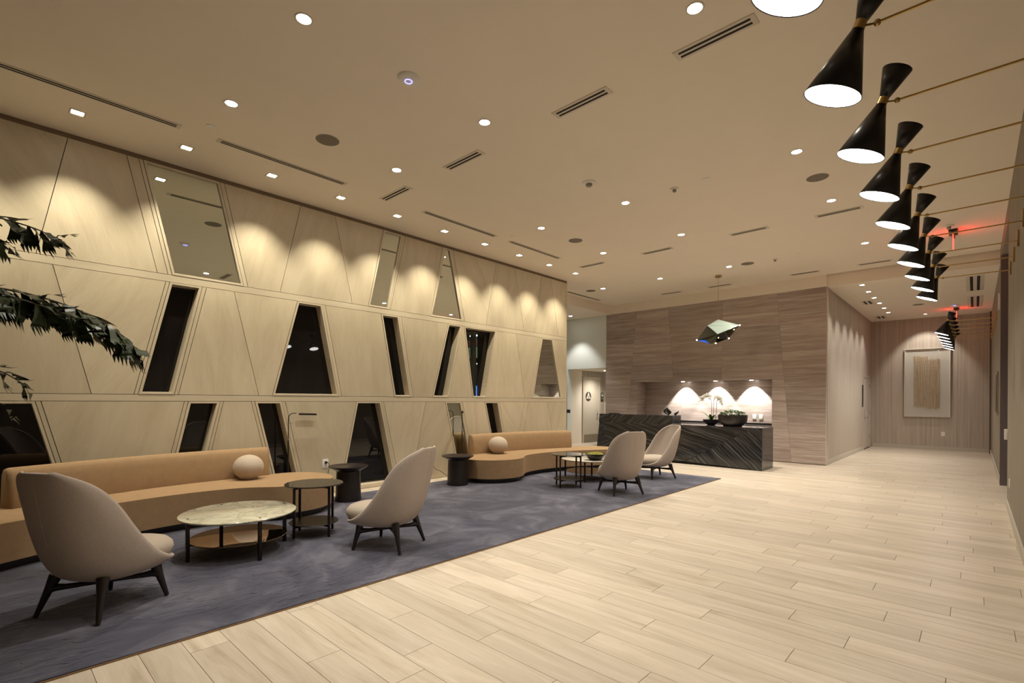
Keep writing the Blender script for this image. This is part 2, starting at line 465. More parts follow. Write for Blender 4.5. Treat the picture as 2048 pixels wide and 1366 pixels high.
HC, HS = 3.865, 3.63          # main ceiling, lowered soffit
XL, XR = -6.46, 0.30          # panelled wall, right wall
YB, YH = 11.72, 17.80         # stone wall, far hall wall
XH = -2.20                    # hall left wall
Y0 = -4.6                     # wall behind the camera

# ------------------------------------------------------------------ floor
fl = boxo('floor', (-12, Y0, -.15), (1.0, 18.2, -.006), GROUT); structure(fl)
RUGX0, RUGX1, RUGY0, RUGY1 = -6.145, -3.09, -1.7, 8.42
PS = Slabs((0, 0, 0), (1, 0, 0), (0, 1, 0), (0, 0, 1))
far = Slabs((0, 0, 0), (1, 0, 0), (0, 1, 0), (0, 0, 1))
PW, PL = .183, 1.10
k0 = math.floor((Y0 - 1.284) / PW)
for k in range(k0, int((YH - 1.284) / PW) + 1):
    ya = 1.284 + PW * k; yb = min(ya + PW, YH)
    rr = random.Random(k * 13 + 5)
    x = -10.5 - PL * ((k * .37 + rr.choice([0, .12, .21])) % 1.0)
    while x < XR:
        xa, xb = max(x, -10.4), min(x + PL, XR if not 8.8 < ya < 10.96 else .75); x += PL
        if ya > 11.75 and xb > -7.5: xa = max(xa, XH + .001)
        if xb - xa < .02: continue
        if xa > RUGX0 + .05 and xb < RUGX1 - .05 and ya > RUGY0 + .05 and yb < RUGY1 - .05: continue
        poly = [(xa + .0012, ya + .0012), (xb - .0016, ya + .0012), (xb - .0016, yb - .0012), (xa + .0012, yb - .0012)]
        if -.45 < ya < 5.3 and xb > -3.3:
            PS.add(poly, .006); PS.build('plank', PLANKM, fl)
        else: far.add(poly, .006)
o = far.build('plank_field', PLANKM, fl); o['kind'] = 'stuff'

# ------------------------------------------------------------------ rug
bm = bmesh.new(); box(bm, (RUGX0, RUGY0, 0.001), (RUGX1, RUGY1, .014), .004)
rug = obj('rug', bm, RUG); tag(rug, 'large slate blue-grey carved wool rug under both sofas', 'rug')
bm = bmesh.new(); box(bm, (RUGX1 - .004, RUGY0, 0.001), (RUGX1 + .006, RUGY1, .007)); box(bm, (RUGX0, RUGY1 - .004, .001), (RUGX1 + .006, RUGY1 + .006, .007))
obj('binding', bm, BIND, rug, smooth=False)
RZ = .014

# ------------------------------------------------------------------ ceiling, soffits and beams
c = boxo('ceiling', (-7.26, Y0, HC), (1.0, 11.66, HC + .2), PLASTER); structure(c)
structure(boxo('ceiling_hall', (-2.6, 11.70, HS), (1.0, 18.2, HC + .2), PLASTER))
structure(boxo('ceiling_alcove', (-12, 8.6, HS), (-7.26, 12.0, HC + .2), PLASTER))
structure(boxo('ceiling_beam', (-7.26, 11.66, HS), (-2.2, 12.0, HC + .2), PLASTER))
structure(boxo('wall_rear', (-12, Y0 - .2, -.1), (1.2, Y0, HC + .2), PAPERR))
structure(boxo('wall_lobby_end', (-12.2, 8.4, -.1), (-12, 16, HC), WHITEWALL))

# ------------------------------------------------------------------ panelled left wall
bm = bmesh.new()
box(bm, (-7.0, Y0, -.1), (-6.75, 5.68, HC + .1)); box(bm, (-7.0, 6.52, -.1), (-6.75, 8.65, HC + .1)); box(bm, (-7.0, 5.68, -.1), (-6.75, 6.52, 1.32)); box(bm, (-7.0, 5.68, 2.58), (-6.75, 6.52, HC + .1))
wl = structure(obj('wall_left', bm, DARKGAP, None, False))
# backing board behind the veneer, left open only where the glazed slot looks into the next room
for a, b in (((-6.75, Y0, 2.58), (-6.62, 8.65, HC + .05)), ((-6.75, Y0, -.05), (-6.62, 8.65, 1.32)),
             ((-6.75, Y0, 1.32), (-6.62, 5.68, 2.58)), ((-6.75, 6.52, 1.32), (-6.62, 8.65, 2.58))):
    boxo('backing_board', a, b, DARKGAP, wl)
boxo('end_cap', (-7.0, 8.65, 0), (-6.485, 8.662, HC), OAK, wl)
WS = Slabs((XL, 0, 0), (0, 1, 0), (0, 0, 1), (1, 0, 0))
rowsz = {1: (3.82, 2.645), 2: (2.567, 1.330), 3: (1.2595, 0.004)}
TH = .022
# seams: (Y at the top of the row, Y at the bottom); 'O' marks a seam with an opening on its far side
R1 = [(-3.2, -2.95), (-2.3, -2.6), (-1.35, -1.1), (-.42, -.7), (.575, .356), (1.03, 1.303), (1.131, 1.4), ('O', 1.169, 1.438, 'm1'), (1.9, 2.169), (1.948, 2.217),
      (2.857, 2.596), (3.329, 3.596), ('O', 4.098, 3.848, 'm2'), (4.434, 4.195), (4.485, 4.225), ('O', 5.224, 4.977, 'm3'), (5.426, 5.67), (5.45, 5.714),
      (6.483, 6.227), (6.986, 7.257), (7.794, 7.557), (8.089, 8.351)]
R2 = [(-3.0, -3.3), (-2.1, -1.8), (-1.2, -.95), (-.35, -.6), (.471, .762), (1.381, 1.105), ('O', 1.417, 1.14, 'o1'), (1.731, 1.463), (1.773, 1.504), (2.062, 2.349),
      ('O', 2.819, 2.508, 'o2'), (3.153, 3.405), (3.195, 3.447), ('O', 4.062, 4.303, 'o3'), (4.374, 4.612), (4.416, 4.649), ('O', 5.352, 5.022, 'o4'),
      (5.649, 5.366), ('O', 5.701, 5.912, 'o5'), (6.497, 6.241), (7.031, 7.302), ('O', 7.811, 7.518, 'o6'), (8.157, 8.479)]
R3 = [(-3.2, -3.0), (-2.2, -2.5), (-1.4, -1.2), ('O', -.55, -.9, 'b0'), (.355, .664), (.395, .705), (1.561, 1.291), ('O', 1.6, 1.335, 'b1'), (1.921, 1.646), (1.956, 1.685),
      (2.26, 2.567), ('O', 2.301, 2.603, 'b2'), (2.624, 2.916), (2.668, 2.961), ('O', 3.673, 3.42, 'b3'), (4.072, 4.358), (4.117, 4.413), (4.895, 4.631),
      ('O', 5.294, 5.612, 'b4'), (5.641, 5.942), (5.68, 5.987), ('O', 6.203, 6.541, 'b5'), (6.556, 6.856), (6.59, 6.87), (7.278, 6.978), (7.4, 7.175), (8.011, 8.285)]
MIRR = {'m1', 'm2', 'm3', 'o6', 'b4'}
MLAB = {'m1': 'large slanted mirror high in the panelled wall, the widest and nearest of the top row',
        'm2': 'narrow slanted mirror in the top row, second from the plant',
        'm3': 'tall pointed mirror in the top row, nearest the reception desk',
        'o6': 'tapered mirror in the middle row nearest the desk, reflecting stone',
        'b4': 'slim slanted mirror in the bottom row behind the far floor lamp'}
wn = 0
for row, RR in ((1, R1), (2, R2), (3, R3)):
    zt, zb = rowsz[row]
    ents = [(Y0, Y0, None)] + [((e[1], e[2], e[3]) if e[0] == 'O' else (e[0], e[1], None)) for e in RR] + [(8.65, 8.65, None)]
    gi = 0
    for (at, ab, op), (bt, bb, _) in zip(ents, ents[1:]):
        quad = [(at, zt), (bt, zt), (bb, zb), (ab, zb)]
        if op is None:
            narrow = max(bt - at, bb - ab) < .15
            if narrow:
                lean = math.atan2(zt - zb, at - ab)
                g = lean
            else:
                gi += 1
                g = PI / 2 + random.Random(row * 100 + gi).choice([-.55, -.3, -.12, 0, .12, .3, .62])
                if row == 1 and gi == 4: g = 0.05
                if row == 1 and gi == 5: g = 2.2
            WS.add(inset(quad, .0028), TH, g, random.Random(row * 31 + gi).random())
            WS.build('panel', OAK, wl)
            continue
        # opening: ring of veneer with a reveal and a pane
        ft, fb = (.022, .024)
        it = {1: 3.798, 2: 2.545, 3: 1.237}[row]; ib = {1: 2.668, 2: 1.355, 3: .057}[row]
        ya = lambda z: at + (ab - at) * (zt - z) / (zt - zb)
        yb_ = lambda z: bt + (bb - bt) * (zt - z) / (zt - zb)
        outer = inset(quad, .0028)
        s = .026
        inner = [(ya(it) + s, it), (yb_(it) - s, it), (yb_(ib) - s, ib), (ya(ib) + s, ib)]
        if op == 'm3': inner[0] = (5.291, it); inner[1] = (5.365, it)
        dp = .022 if op in MIRR else .135
        name = 'wall_mirror' if op in MIRR else 'window_%d' % (wn + 1)
        root = bpy.data.objects.new(name, None); COL.objects.link(root)
        cyx = sum(p[0] for p in inner) / 4; root.location = (XL, cyx, ib)
        if op in MIRR: tag(root, MLAB[op], 'mirror', 'slanted mirrors in the panelled wall')
        else: wn += 1; root['kind'] = 'structure'
        off = Vector((-XL, -cyx, -ib))
        bmf = bmesh.new(); X1 = XL + .004
        V = lambda p, x: bmf.verts.new(Vector((x, p[0], p[1])) + off)
        of = [V(p, X1) for p in outer]; ob = [V(p, XL - .03) for p in outer]
        i1 = [V(p, X1) for p in inner]; ch = inset(inner, .004); i2 = [V(p, X1 - .006) for p in ch]; ib_ = [V(p, XL - dp) for p in ch]
        for k in range(4):
            k2 = (k + 1) % 4
            bmf.faces.new((of[k], of[k2], i1[k2], i1[k])); bmf.faces.new((ob[k], ob[k2], of[k2], of[k]))
            bmf.faces.new((i1[k], i1[k2], i2[k2], i2[k])); bmf.faces.new((i2[k], i2[k2], ib_[k2], ib_[k]))
        me = bpy.data.meshes.new('frame'); bmf.to_mesh(me); bmf.free()
        ul = me.uv_layers.new(name='UVMap')
        for li, lp in enumerate(me.loops):
            co = me.vertices[lp.vertex_index].co; ul.data[li].uv = (co.z + co.x, co.y * 1.0 + 7)
        at_ = me.attributes.new('rnd', 'FLOAT', 'FACE'); at_.data.foreach_set('value', [.6] * len(me.polygons))
        link('frame', me, OAKRAIL, root)
        PG = Slabs(Vector((XL - dp + .004, 0, 0)) + off, (0, 1, 0), (0, 0, 1), (1, 0, 0))
        PG.add(inset(inner, -.004), .006, 0)
        PG.build('pane', MIRROR if op in MIRR else (CLEAR if op == 'o5' else DARKGL), root)
# rails between the rows, fascia under the ceiling
for za, zb2, nm, mt, lf in ((2.567, 2.645, 'rail', OAKRAIL, 0), (1.2595, 1.330, 'rail', OAKRAIL, 0), (3.82, HC, 'fascia', FASCIA, -.004)):
    ys = [Y0, -1.4, 2.9, 6.0, 8.65] if nm == 'rail' else [Y0, 8.65]
    WS.add(inset([(Y0, zb2), (8.65, zb2), (8.65, za), (Y0, za)], .0018), TH, 0, .5, lf)
    WS.build(nm, mt, wl)
# the room seen through the glazed slot
nb = sroot('wall_next_room', (-6.9, 6.1, 0))
def nbx(nm, a, b, m): return boxo(nm, (a[0] + 6.9, a[1] - 6.1, a[2]), (b[0] + 6.9, b[1] - 6.1, b[2]), m, nb)
nbx('back_panel', (-10.2, 8.34, .6), (-7.0, 8.36, 3.7), simple('next_room_wall', (.045, .06, .05), .7))
nbx('pale_green_panel', (-9.30, 8.30, 2.32), (-8.45, 8.33, 2.587), simple('next_room_pale_green', (.50, .62, .42), .7))
nbx('red_brown_band', (-9.40, 8.31, 2.62), (-8.45, 8.33, 2.77), simple('next_room_red', (.30, .09, .08), .7))
nbx('light_strip', (-9.10, 8.22, 2.84), (-8.50, 8.26, 2.87), TUBEL)
nbx('post', (-7.0, 6.34, .9), (-6.93, 6.425, 3.3), simple('next_room_post', (.30, .30, .27), .6))
nbx('transom', (-6.98, 6.43, 2.015), (-6.94, 8.3, 2.065), BLACKM)
nbx('lamp_disc', (-8.72, 8.10, 2.14), (-8.55, 8.24, 2.165), emis('next_room_lamp', (.9, .95, 1), 2.0))
nbx('blue_screen', (-9.05, 8.29, 1.36), (-8.74, 8.32, 1.63), emis('next_room_blue_screen', (.10, .25, 1), .8))
nbx('ceiling_panel', (-10, 5.0, 3.1), (-7.0, 8.34, 3.15), simple('next_room_ceiling', (.10, .12, .12), .8))
ll = bpy.data.lights.new('next_room_light', 'AREA'); ll.energy = 9; ll.size = .8; ll.color = (.85, 1, .97)
lo = bpy.data.objects.new('next_room_light', ll); COL.objects.link(lo); lo.location = (-8.3, 7.3, 3.05)

# ------------------------------------------------------------------ stone wall behind the desk
wb = sroot('wall_back')
boxo('core', (-7.40, 12.25, -.05), (-2.23, 12.45, HS + .05), GROUT, wb)
boxo('core', (-7.40, YB + .022, 1.82), (-2.23, 12.25, HS + .05), GROUT, wb)
boxo('core', (-7.40, YB + .022, -.05), (-6.50, 12.25, 1.82), GROUT, wb)
boxo('core', (-3.18, YB + .022, -.05), (-2.23, 12.25, 1.82), GROUT, wb)
boxo('core', (-6.50, YB + .022, -.05), (-3.18, 12.25, .70), GROUT, wb)
SS = Slabs((0, YB, 0), (1, 0, 0), (0, 0, 1), (0, -1, 0))
s1 = lambda z: -6.494 - (3.505 - z) * .0945
s2 = lambda z: -5.617 + (3.64 - z) * .0827
s3 = lambda z: -4.282 - (3.62 - z) * .009
s4 = lambda z: -3.138 + (3.641 - z) * .0832
cl = lambda z: -7.42
cr = lambda z: -2.20
NX0, NX1, NZ0, NZ1 = -6.46, -3.22, .72, 1.775
n0 = lambda z: NX0
n1_ = lambda z: NX1
def stones(fa, fb, zs):
    for z0, z1 in zip(zs, zs[1:]):
        if fb((z0 + z1) / 2) - fa((z0 + z1) / 2) < .02: continue
        SS.add(inset([(fa(z1), z1), (fb(z1), z1), (fb(z0), z0), (fa(z0), z0)], .0012), .02, random.uniform(-.02, .02)); SS.build('stone_slab', STONE, wb)
stones(cl, s1, [.012, .50, 1.09, 1.40, 1.98, 2.80, 3.18, HS])
stones(s1, s2, [NZ1, 2.21, 2.765, 3.30, HS])
stones(s2, s3, [NZ1, 2.05, 2.60, 3.12, HS])
stones(s3, s4, [NZ1, 2.33, 2.95, 3.40, HS])
stones(s4, cr, [.012, .33, .86, 1.42, 1.95, 2.52, 3.10, HS])
stones(s1, n0, [.012, .6, 1.2, NZ1])
stones(n1_, s4, [.012, .28, .85, 1.45, NZ1])
stones(n0, n1_, [.012, NZ0])
structure(wb)
# niche linings
NB = Slabs((0, 12.17, 0), (1, 0, 0), (0, 0, 1), (0, -1, 0))
for xa, xb, zs in ((NX0, -5.457, [NZ0, 1.2, NZ1]), (-5.457, -4.293, [NZ0, 1.05, NZ1]), (-4.293, NX1, [NZ0, 1.33, NZ1])):
    for z0, z1 in zip(zs, zs[1:]):
        NB.add(inset([(xa, z1), (xb, z1), (xb, z0), (xa, z0)], .001), .02, 0, .8); NB.build('stone_slab', STONE, wb)
for x0, nrm, ax in ((NX0, (1, 0, 0), (0, 1, 0)), (NX1, (-1, 0, 0), (0, 1, 0))):
    SD = Slabs((x0, YB, 0), ax, (0, 0, 1), nrm)
    for z0, z1 in ((NZ0, 1.2), (1.2, 1.6), (1.6, NZ1)):
        SD.add(inset([(0, z1), (.45, z1), (.45, z0), (0, z0)], .001), .02, 0, .9); SD.build('stone_slab', STONE, wb)
ST = Slabs((0, 0, NZ1), (1, 0, 0), (0, 1, 0), (0, 0, -1))
for xa, xb in ((NX0, -5.457), (-5.457, -4.293), (-4.293, NX1)):
    ST.add(inset([(xa, YB), (xb, YB), (xb, 12.17), (xa, 12.17)], .001), .02, 0, .9); ST.build('stone_slab', STONE, wb)
# stone return on the hall corner
SR = Slabs((-2.2, 0, 0), (0, 1, 0), (0, 0, 1), (1, 0, 0))
boxo('corner_highlight_strip', (-2.216, YB - .001, .005), (-2.194, YB + .075, HS), simple('stone_edge_highlight', (.50, .43, .38), .2, noise=.05), wb)  # pale colour imitates the bright highlight along the corner edge
bm = bmesh.new(); box(bm, (NX0 + .002, YB + .02, .70), (NX1 - .002, 12.168, .76)); box(bm, (NX0 + .002, 12.13, .76), (NX1 - .002, 12.168, .80))
o = obj('back_counter', bm, BLACKM, None, False); tag(o, 'thin black ledge along the bottom of the lit stone niche', 'counter')

# ------------------------------------------------------------------ white wall, restroom passage
structure(boxo('wall_white', (-12, 11.70, -.05), (-8.70, 11.9, HS + .02), WHITEWALL))
structure(boxo('wall_white_header', (-8.70, 11.70, 2.19), (-7.40, 11.9, HS + .02), WHITEWALL))
structure(boxo('wall_left_return', (-12, 8.45, -.05), (-6.99, 8.64, HC), WHITEWALL))
structure(uvbox('wall_passage_side', (-8.9, 11.9, -.05), (-8.70, 12.43, 2.4), PLASTER))
structure(uvbox('wall_passage', (-8.9, 12.43, -.05), (-8.705, 16, 2.4), PAPER))
structure(uvbox('wall_passage_end', (-8.9, 15.6, -.05), (-7.2, 15.8, 2.4), PAPER))
structure(boxo('ceiling_passage', (-8.9, 11.9, 2.19), (-7.2, 15.8, 2.35), PLASTER))
structure(boxo('wall_passage_right', (-7.40, 12.45, -.05), (-7.2, 15.8, 2.4), WHITEWALL))
d = sroot('door_1', (-8.70, 12.45, 0))
boxo('door_frame', (-.02, 0, 0), (.03, .06, 2.01), PAINTDOOR, d); boxo('door_frame', (-.02, .88, 0), (.03, .94, 2.01), PAINTDOOR, d)
boxo('door_frame', (-.02, .06, 1.95), (.03, .88, 2.01), PAINTDOOR, d)
boxo('door_leaf', (-.02, .06, .245), (.008, .88, 1.95), PAINTDOOR, d)
boxo('kick_plate', (-.02, .06, .01), (.012, .88, .243), KICK, d)
bm = bmesh.new(); cyl(bm, (.008, .80, .87), (.06, .80, .87), .012); tube(bm, [(.06, .80, .87), (.065, .74, .865), (.06, .69, .855)], .009)
tube(bm, [(.012, .80, .95), (.04, .80, .95), (.05, .78, .85), (.04, .80, .76), (.012, .80, .76)], .007)
obj('door_handle', bm, CHROME, d)
# sign on the door: disc with triangle and figure pair
sg = thing('restroom_sign', 'round dark sign with white triangle and figures on restroom door', 'sign', (-8.69, 12.76, 1.41))
def flat_yz(nm, polys, m, par, x0, x1):
    bm = bmesh.new()
    for P in polys:
        a = [bm.verts.new((x1, y, z)) for y, z in P]; b = [bm.verts.new((x0, y, z)) for y, z in P]
        bm.faces.new(a); bm.faces.new(b[::-1])
        for i in range(len(P)): j = (i + 1) % len(P); bm.faces.new((a[i], b[i], b[j], a[j]))
    return obj(nm, bm, m, par, False)
circ = lambda r, cy2=0, cz=0, n=28: [(cy2 + r * math.cos(2 * PI * i / n), cz + r * math.sin(2 * PI * i / n)) for i in range(n)]
flat_yz('disc', [circ(.145)], SIGNB, sg, -.004, .004)
flat_yz('triangle', [[(-.115, -.065), (.115, -.065), (0, .125)]], SIGNW, sg, .004, .007)
for P_ in (circ(.012, -.025, .035, 12), [(-.037, .02), (-.013, .02), (-.016, -.055), (-.034, -.055)], circ(.012, .025, .035, 12), [(.019, .02), (.031, .02), (.045, -.03), (.034, -.03), (.034, -.055), (.016, -.055), (.016, -.03), (.005, -.03)]): flat_yz('figure', [P_], SIGNB, sg, .007, .010)
sg = thing('restroom_plaque', 'small brown rectangular plaque with white figures beside restroom door', 'sign', (-8.70, 13.54, 1.40))
flat_yz('plate', [[(-.07, -.14), (.07, -.14), (.07, .14), (-.07, .14)]], SIGNB, sg, -.004, .006)
for P_ in (circ(.014, -.02, .10, 12), [(-.038, .08), (-.004, .08), (-.004, .01), (-.038, .01)], circ(.014, .022, .10, 12), [(.008, .08), (.036, .08), (.044, .03), (.03, .03), (.03, .005), (.014, .005), (.014, .03), (0, .03)], [(-.04, -.062), (.04, -.062), (.04, -.05), (-.04, -.05)]): flat_yz('figure', [P_], SIGNW, sg, .006, .009)
tag(boxo('wall_panel_strip', (-8.70, 13.69, .85), (-8.68, 13.75, 1.24), SIGNW), 'narrow pale upright guard strip beyond the restroom plaque', 'wall guard')
tag(boxo('wall_keypad', (-8.708, 11.685, .922), (-8.594, 11.70, 1.021), simple('keypad_green_black', (.05, .06, .05), .4)), 'small dark square keypad on the white wall', 'keypad')

# ------------------------------------------------------------------ hall
wh = structure(uvbox('wall_hall_left', (-2.4, YB + .06, -.05), (XH - .012, 16.33, HS + .05), PAPER))
structure(uvbox('wall_hall_left_header', (-2.4, 16.33, 2.02), (XH - .012, 17.80, HS + .05), PAPER))
structure(uvbox('wall_hall_left_end', (-2.4, 17.45, -.05), (XH - .012, 17.80, 2.02), PAPER))
structure(uvbox('wall_hall_back', (-2.6, YH, -.05), (.6, YH + .2, HS + .05), PAPER))
structure(boxo('baseboard_hall_left', (XH - .012, YB + .08, 0), (XH, 16.33, .10), BASEB))
structure(boxo('baseboard_hall_back', (XH, YH - .012, 0), (XR, YH, .10), BASEB))
structure(boxo('baseboard_hall_right', (XR - .012, 10.96, 0), (XR, 17.6, .10), BASEB))
structure(boxo('baseboard_right', (XR - .012, Y0, 0), (XR, 8.8, .10), BASEB))
d = sroot('door_2', (-2.20, 16.33, 0))
boxo('door_leaf', (-.05, .03, .02), (-.012, 1.08, 1.98), HALLDOOR, d)
boxo('door_frame', (-.06, 0, 0), (.006, .03, 2.02), HALLDOOR, d); boxo('door_frame', (-.06, 1.08, 0), (.006, 1.12, 2.02), HALLDOOR, d); boxo('door_frame', (-.06, .03, 1.98), (.006, 1.08, 2.02), HALLDOOR, d)
boxo('threshold', (-.05, .03, 0), (0, 1.08, .018), BLACKM, d)
for zh in (.25, .95, 1.70): boxo('hinge', (-.012, 1.06, zh), (.002, 1.10, zh + .1), CHROME, d)
bm = bmesh.new(); box(bm, (-.012, .10, .82), (-.002, .16, 1.10)); cyl(bm, (-.002, .13, .87), (.06, .13, .87), .012); tube(bm, [(.06, .13, .87), (.065, .2, .87), (.06, .27, .865)], .011)
obj('door_handle', bm, CHROME, d)
tag(boxo('door_plaque', (XH - .012, 16.10, 1.16), (XH + .008, 16.19, 1.751), SIGNB), 'tall slim dark plaque on the hall wall beside the door', 'sign')
# right wall with its lift recess
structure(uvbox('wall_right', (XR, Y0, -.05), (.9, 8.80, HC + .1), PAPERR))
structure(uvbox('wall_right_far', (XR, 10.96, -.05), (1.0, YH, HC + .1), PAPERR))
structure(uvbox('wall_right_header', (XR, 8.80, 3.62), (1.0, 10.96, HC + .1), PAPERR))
structure(boxo('wall_lift_back', (.75, 8.8, -.05), (.9, 10.96, 3.62), ELEV))
lf = thing('lift_surround', 'dark grey metal lift surround at the opening in the right wall', 'lift surround', (.30, 10.96, 0))
boxo('jamb_trim', (-.012, -.02, 0), (.075, -.004, 3.615), ELEV, lf)
boxo('jamb_panel', (.08, -.012, 0), (.44, -.004, 2.145), ELEV, lf)
boxo('jamb_panel', (.08, -.012, 2.155), (.44, -.004, 3.615), ELEV, lf)
structure(boxo('trim_1', (XR - .03, 17.58, 0), (XR, 17.64, HS), simple('corner_post_brown', (.10, .07, .05), .6)))
fc = thing('fire_cabinet', 'recessed grey extinguisher cabinet on the far right wall', 'cabinet', (XR - .002, 12.6, 1.1))
boxo('cabinet_body', (-.02, -.5, 0), (.0, .55, .74), KICK, fc); boxo('cabinet_door', (-.028, -.45, .04), (-.02, .5, .70), simple('cabinet_door_grey', (.14, .12, .10), .4), fc)
tag(boxo('call_plate', (XR - .03, 8.70, .84), (XR, 8.78, .97), PLASTIC, None, .004), 'rounded white call unit at the corner of the right wall', 'call button')
tag(boxo('wall_outlet', (XR - .008, 8.07, .31), (XR, 8.15, .42), PLASTIC, None, .002), 'white outlet low on the right wall near the lift opening', 'outlet')
tag(boxo('wall_outlet', (-.67, YH - .008, .38), (-.59, YH, .50), PLASTIC, None, .002), 'white outlet on the far hall wall under the artwork', 'outlet')
tag(boxo('wall_thermostat', (XR - .02, 11.75, 2.88), (XR, 11.85, 3.15), PLASTIC, None, .004), 'small white strobe unit high beside the lift opening', 'alarm')
# framed artwork
art = thing('framed_artwork', 'white shadow box of hanging fibre strands at hall end', 'artwork', (-.97, YH, .90))
bm = bmesh.new()
for a, b in (((-.485, -.07, 0), (-.470, 0, 1.88)), ((.470, -.07, 0), (.485, 0, 1.88)), ((-.470, -.07, 0), (.470, 0, .015)), ((-.470, -.07, 1.865), (.470, 0, 1.88))): box(bm, a, b)
obj('frame', bm, FRAMEW, art, False)
boxo('mat_board', (-.469, -.012, .016), (.469, -.004, 1.864), MATB, art)
for i in range(26):
    rr = random.Random(i); x = -.265 + i * .0208
    top = 1.66 if i < 14 else 1.58
    bot = .27 if i < 13 else .22
    bm = bmesh.new()
    pts = [(x + .006 * math.sin(t * 7 + i * 1.3) + rr.uniform(-.003, .003), -.03 - .008 * math.sin(t * 5 + i), bot + (top - bot) * t / 8 + (rr.uniform(-.02, .02) if t in (0, 8) else 0)) for t in range(9)]
    tube(bm, pts, .010, 6); obj('strand', bm, STICK, art)
boxo('glass', (-.469, -.064, .016), (.469, -.061, 1.864), ARTGL, art)

# ------------------------------------------------------------------ reception desk
DX0, DX1, DY0, DY1, DH = -6.46, -2.88, 9.89, 10.57, .80
dk = thing('reception_desk', 'long faceted black zebra marble reception desk', 'desk', (0, 0, 0))
bm = bmesh.new(); box(bm, (-6.40, 9.915, .06), (-2.905, 10.54, .775)); box(bm, (-6.38, 9.93, .80), (-4.655, 10.26, .955))
obj('core', bm, BLACKM, dk, False)
FS = Slabs((0, DY0, 0), (1, 0, 0), (0, 0, 1), (0, -1, 0))
# front face, folded along a slanting line
FS.add([(-6.30, .80), (-6.05, .80), (-3.01, .80), (-4.36, .06), (-4.75, .04), (-6.10, .05), (-6.10, .35), (-6.34, .55)], .02, -.30, .5); FS.build('stone_panel', ZEBRA, dk)
FS.add([(-3.005, .80), (DX1 - .0008, .80), (DX1 - .0008, .004), (-4.35, .056)], .02, -.75, .3); FS.build('stone_panel', ZEBRA, dk)
FS.add([(-6.425, .80), (-6.303, .80), (-6.343, .548), (-6.103, .348), (-6.103, .05), (-6.51, .02)], .02, .35, .9); FS.build('stone_panel', ZEBRA, dk)
# raised transaction counter
FS.add([(-6.42, .985), (-6.20, .985), (-6.05, .80), (-6.44, .80)], .02, .3, .9); FS.build('stone_panel', ZEBRA, dk)
FS.add([(-6.198, .985), (-4.6308, .985), (-4.6308, .80), (-6.048, .80)], .02, .70, .4); FS.build('stone_panel', ZEBRA, dk)
ES = Slabs((-4.63, 0, 0), (0, 1, 0), (0, 0, 1), (1, 0, 0))
ES.add([(DY0 + .0006, .985), (10.30, .985), (10.30, .80), (DY0 + .0006, .80)], .02, 1.2, .8)
ES.build('stone_panel', ZEBRA, dk)
E2 = Slabs((DX1, 0, 0), (0, 1, 0), (0, 0, 1), (1, 0, 0))
E2.add([(DY0 + .0006, .80), (DY1, .80), (DY1, .004), (DY0 + .0006, .004)], .018, 1.15, .8); E2.build('stone_panel', ZEBRA, dk)
TS = Slabs((0, 0, .80), (1, 0, 0), (0, 1, 0), (0, 0, 1))
TS.add([(-6.42, DY0 + .0205), (DX1 - .019, DY0 + .0205), (DX1 - .019, DY1), (-6.42, DY1)], .02, .3, .9); TS.build('stone_top', ZEBRA, dk)
T2 = Slabs((0, 0, .985), (1, 0, 0), (0, 1, 0), (0, 0, 1))
T2.add([(-6.42, DY0 + .0205), (-4.6505, DY0 + .0205), (-4.6505, 10.30), (-6.42, 10.30)], .02, .3, .9); T2.build('stone_top', ZEBRA, dk)
boxo('toe_kick', (-6.3, 9.97, 0), (-2.95, 10.5, .05), BLACKM, dk)
boxo('back_leg_panel', (-6.42, 10.50, 0), (-2.90, 10.565, .78), BLACKM, dk)

def bowl(bm, r, h, foot=.5, seg=40):
    lathe(bm, [(0, 0), (r * foot, 0), (r * foot, .012), (r * .86, h * .35), (r * .98, h * .7), (r, h), (r * .95, h), (r * .92, h * .8), (0, h * .78)], seg)
pl = thing('succulent_bowl', 'wide matte black bowl of grey-green leafy plants on the desk', 'planter', (-3.49, 10.12, .80))
bm = bmesh.new(); lathe(bm, [(0, 0), (.17, 0), (.175, .02), (.215, .045), (.255, .09), (.267, .15), (.268, .225), (.258, .225), (.255, .19), (0, .185)]); obj('bowl', bm, CERAM, pl)
bm = bmesh.new()
rr = random.Random(3)
for i in range(330):
    a = rr.uniform(0, 2 * PI); q = math.sqrt(rr.random()) * .25
    x, y = q * math.cos(a), q * math.sin(a); z = .20 + .085 * (1 - (q / .27) ** 2) + rr.uniform(-.01, .025)
    b2 = rr.uniform(0, 2 * PI); l = rr.uniform(.035, .06); wd = l * .42; tl = rr.uniform(.1, .9)
    dx, dy = math.cos(b2), math.sin(b2)
    p = Vector((x, y, z)); t = p + Vector((dx * l, dy * l, l * tl)); md = p + Vector((dx * l * .5, dy * l * .5, l * tl * .7))
    sv = Vector((-dy, dx, 0)) * wd
    v = [bm.verts.new(q2) for q2 in (p, md + sv, t, md - sv)]
    bm.faces.new((v[0], v[1], v[2])); bm.faces.new((v[0], v[2], v[3]))
o = obj('leaves', bm, SUCC, pl); o['kind'] = 'stuff'
orc = thing('orchid', 'white orchid with arching stems in a small black bowl', 'plant', (-4.02, 10.40, .80))
bm = bmesh.new(); lathe(bm, [(0, 0), (.07, 0), (.09, .015), (.15, .06), (.165, .11), (.155, .11), (.14, .09), (0, .085)]); obj('bowl', bm, CERAM, orc)
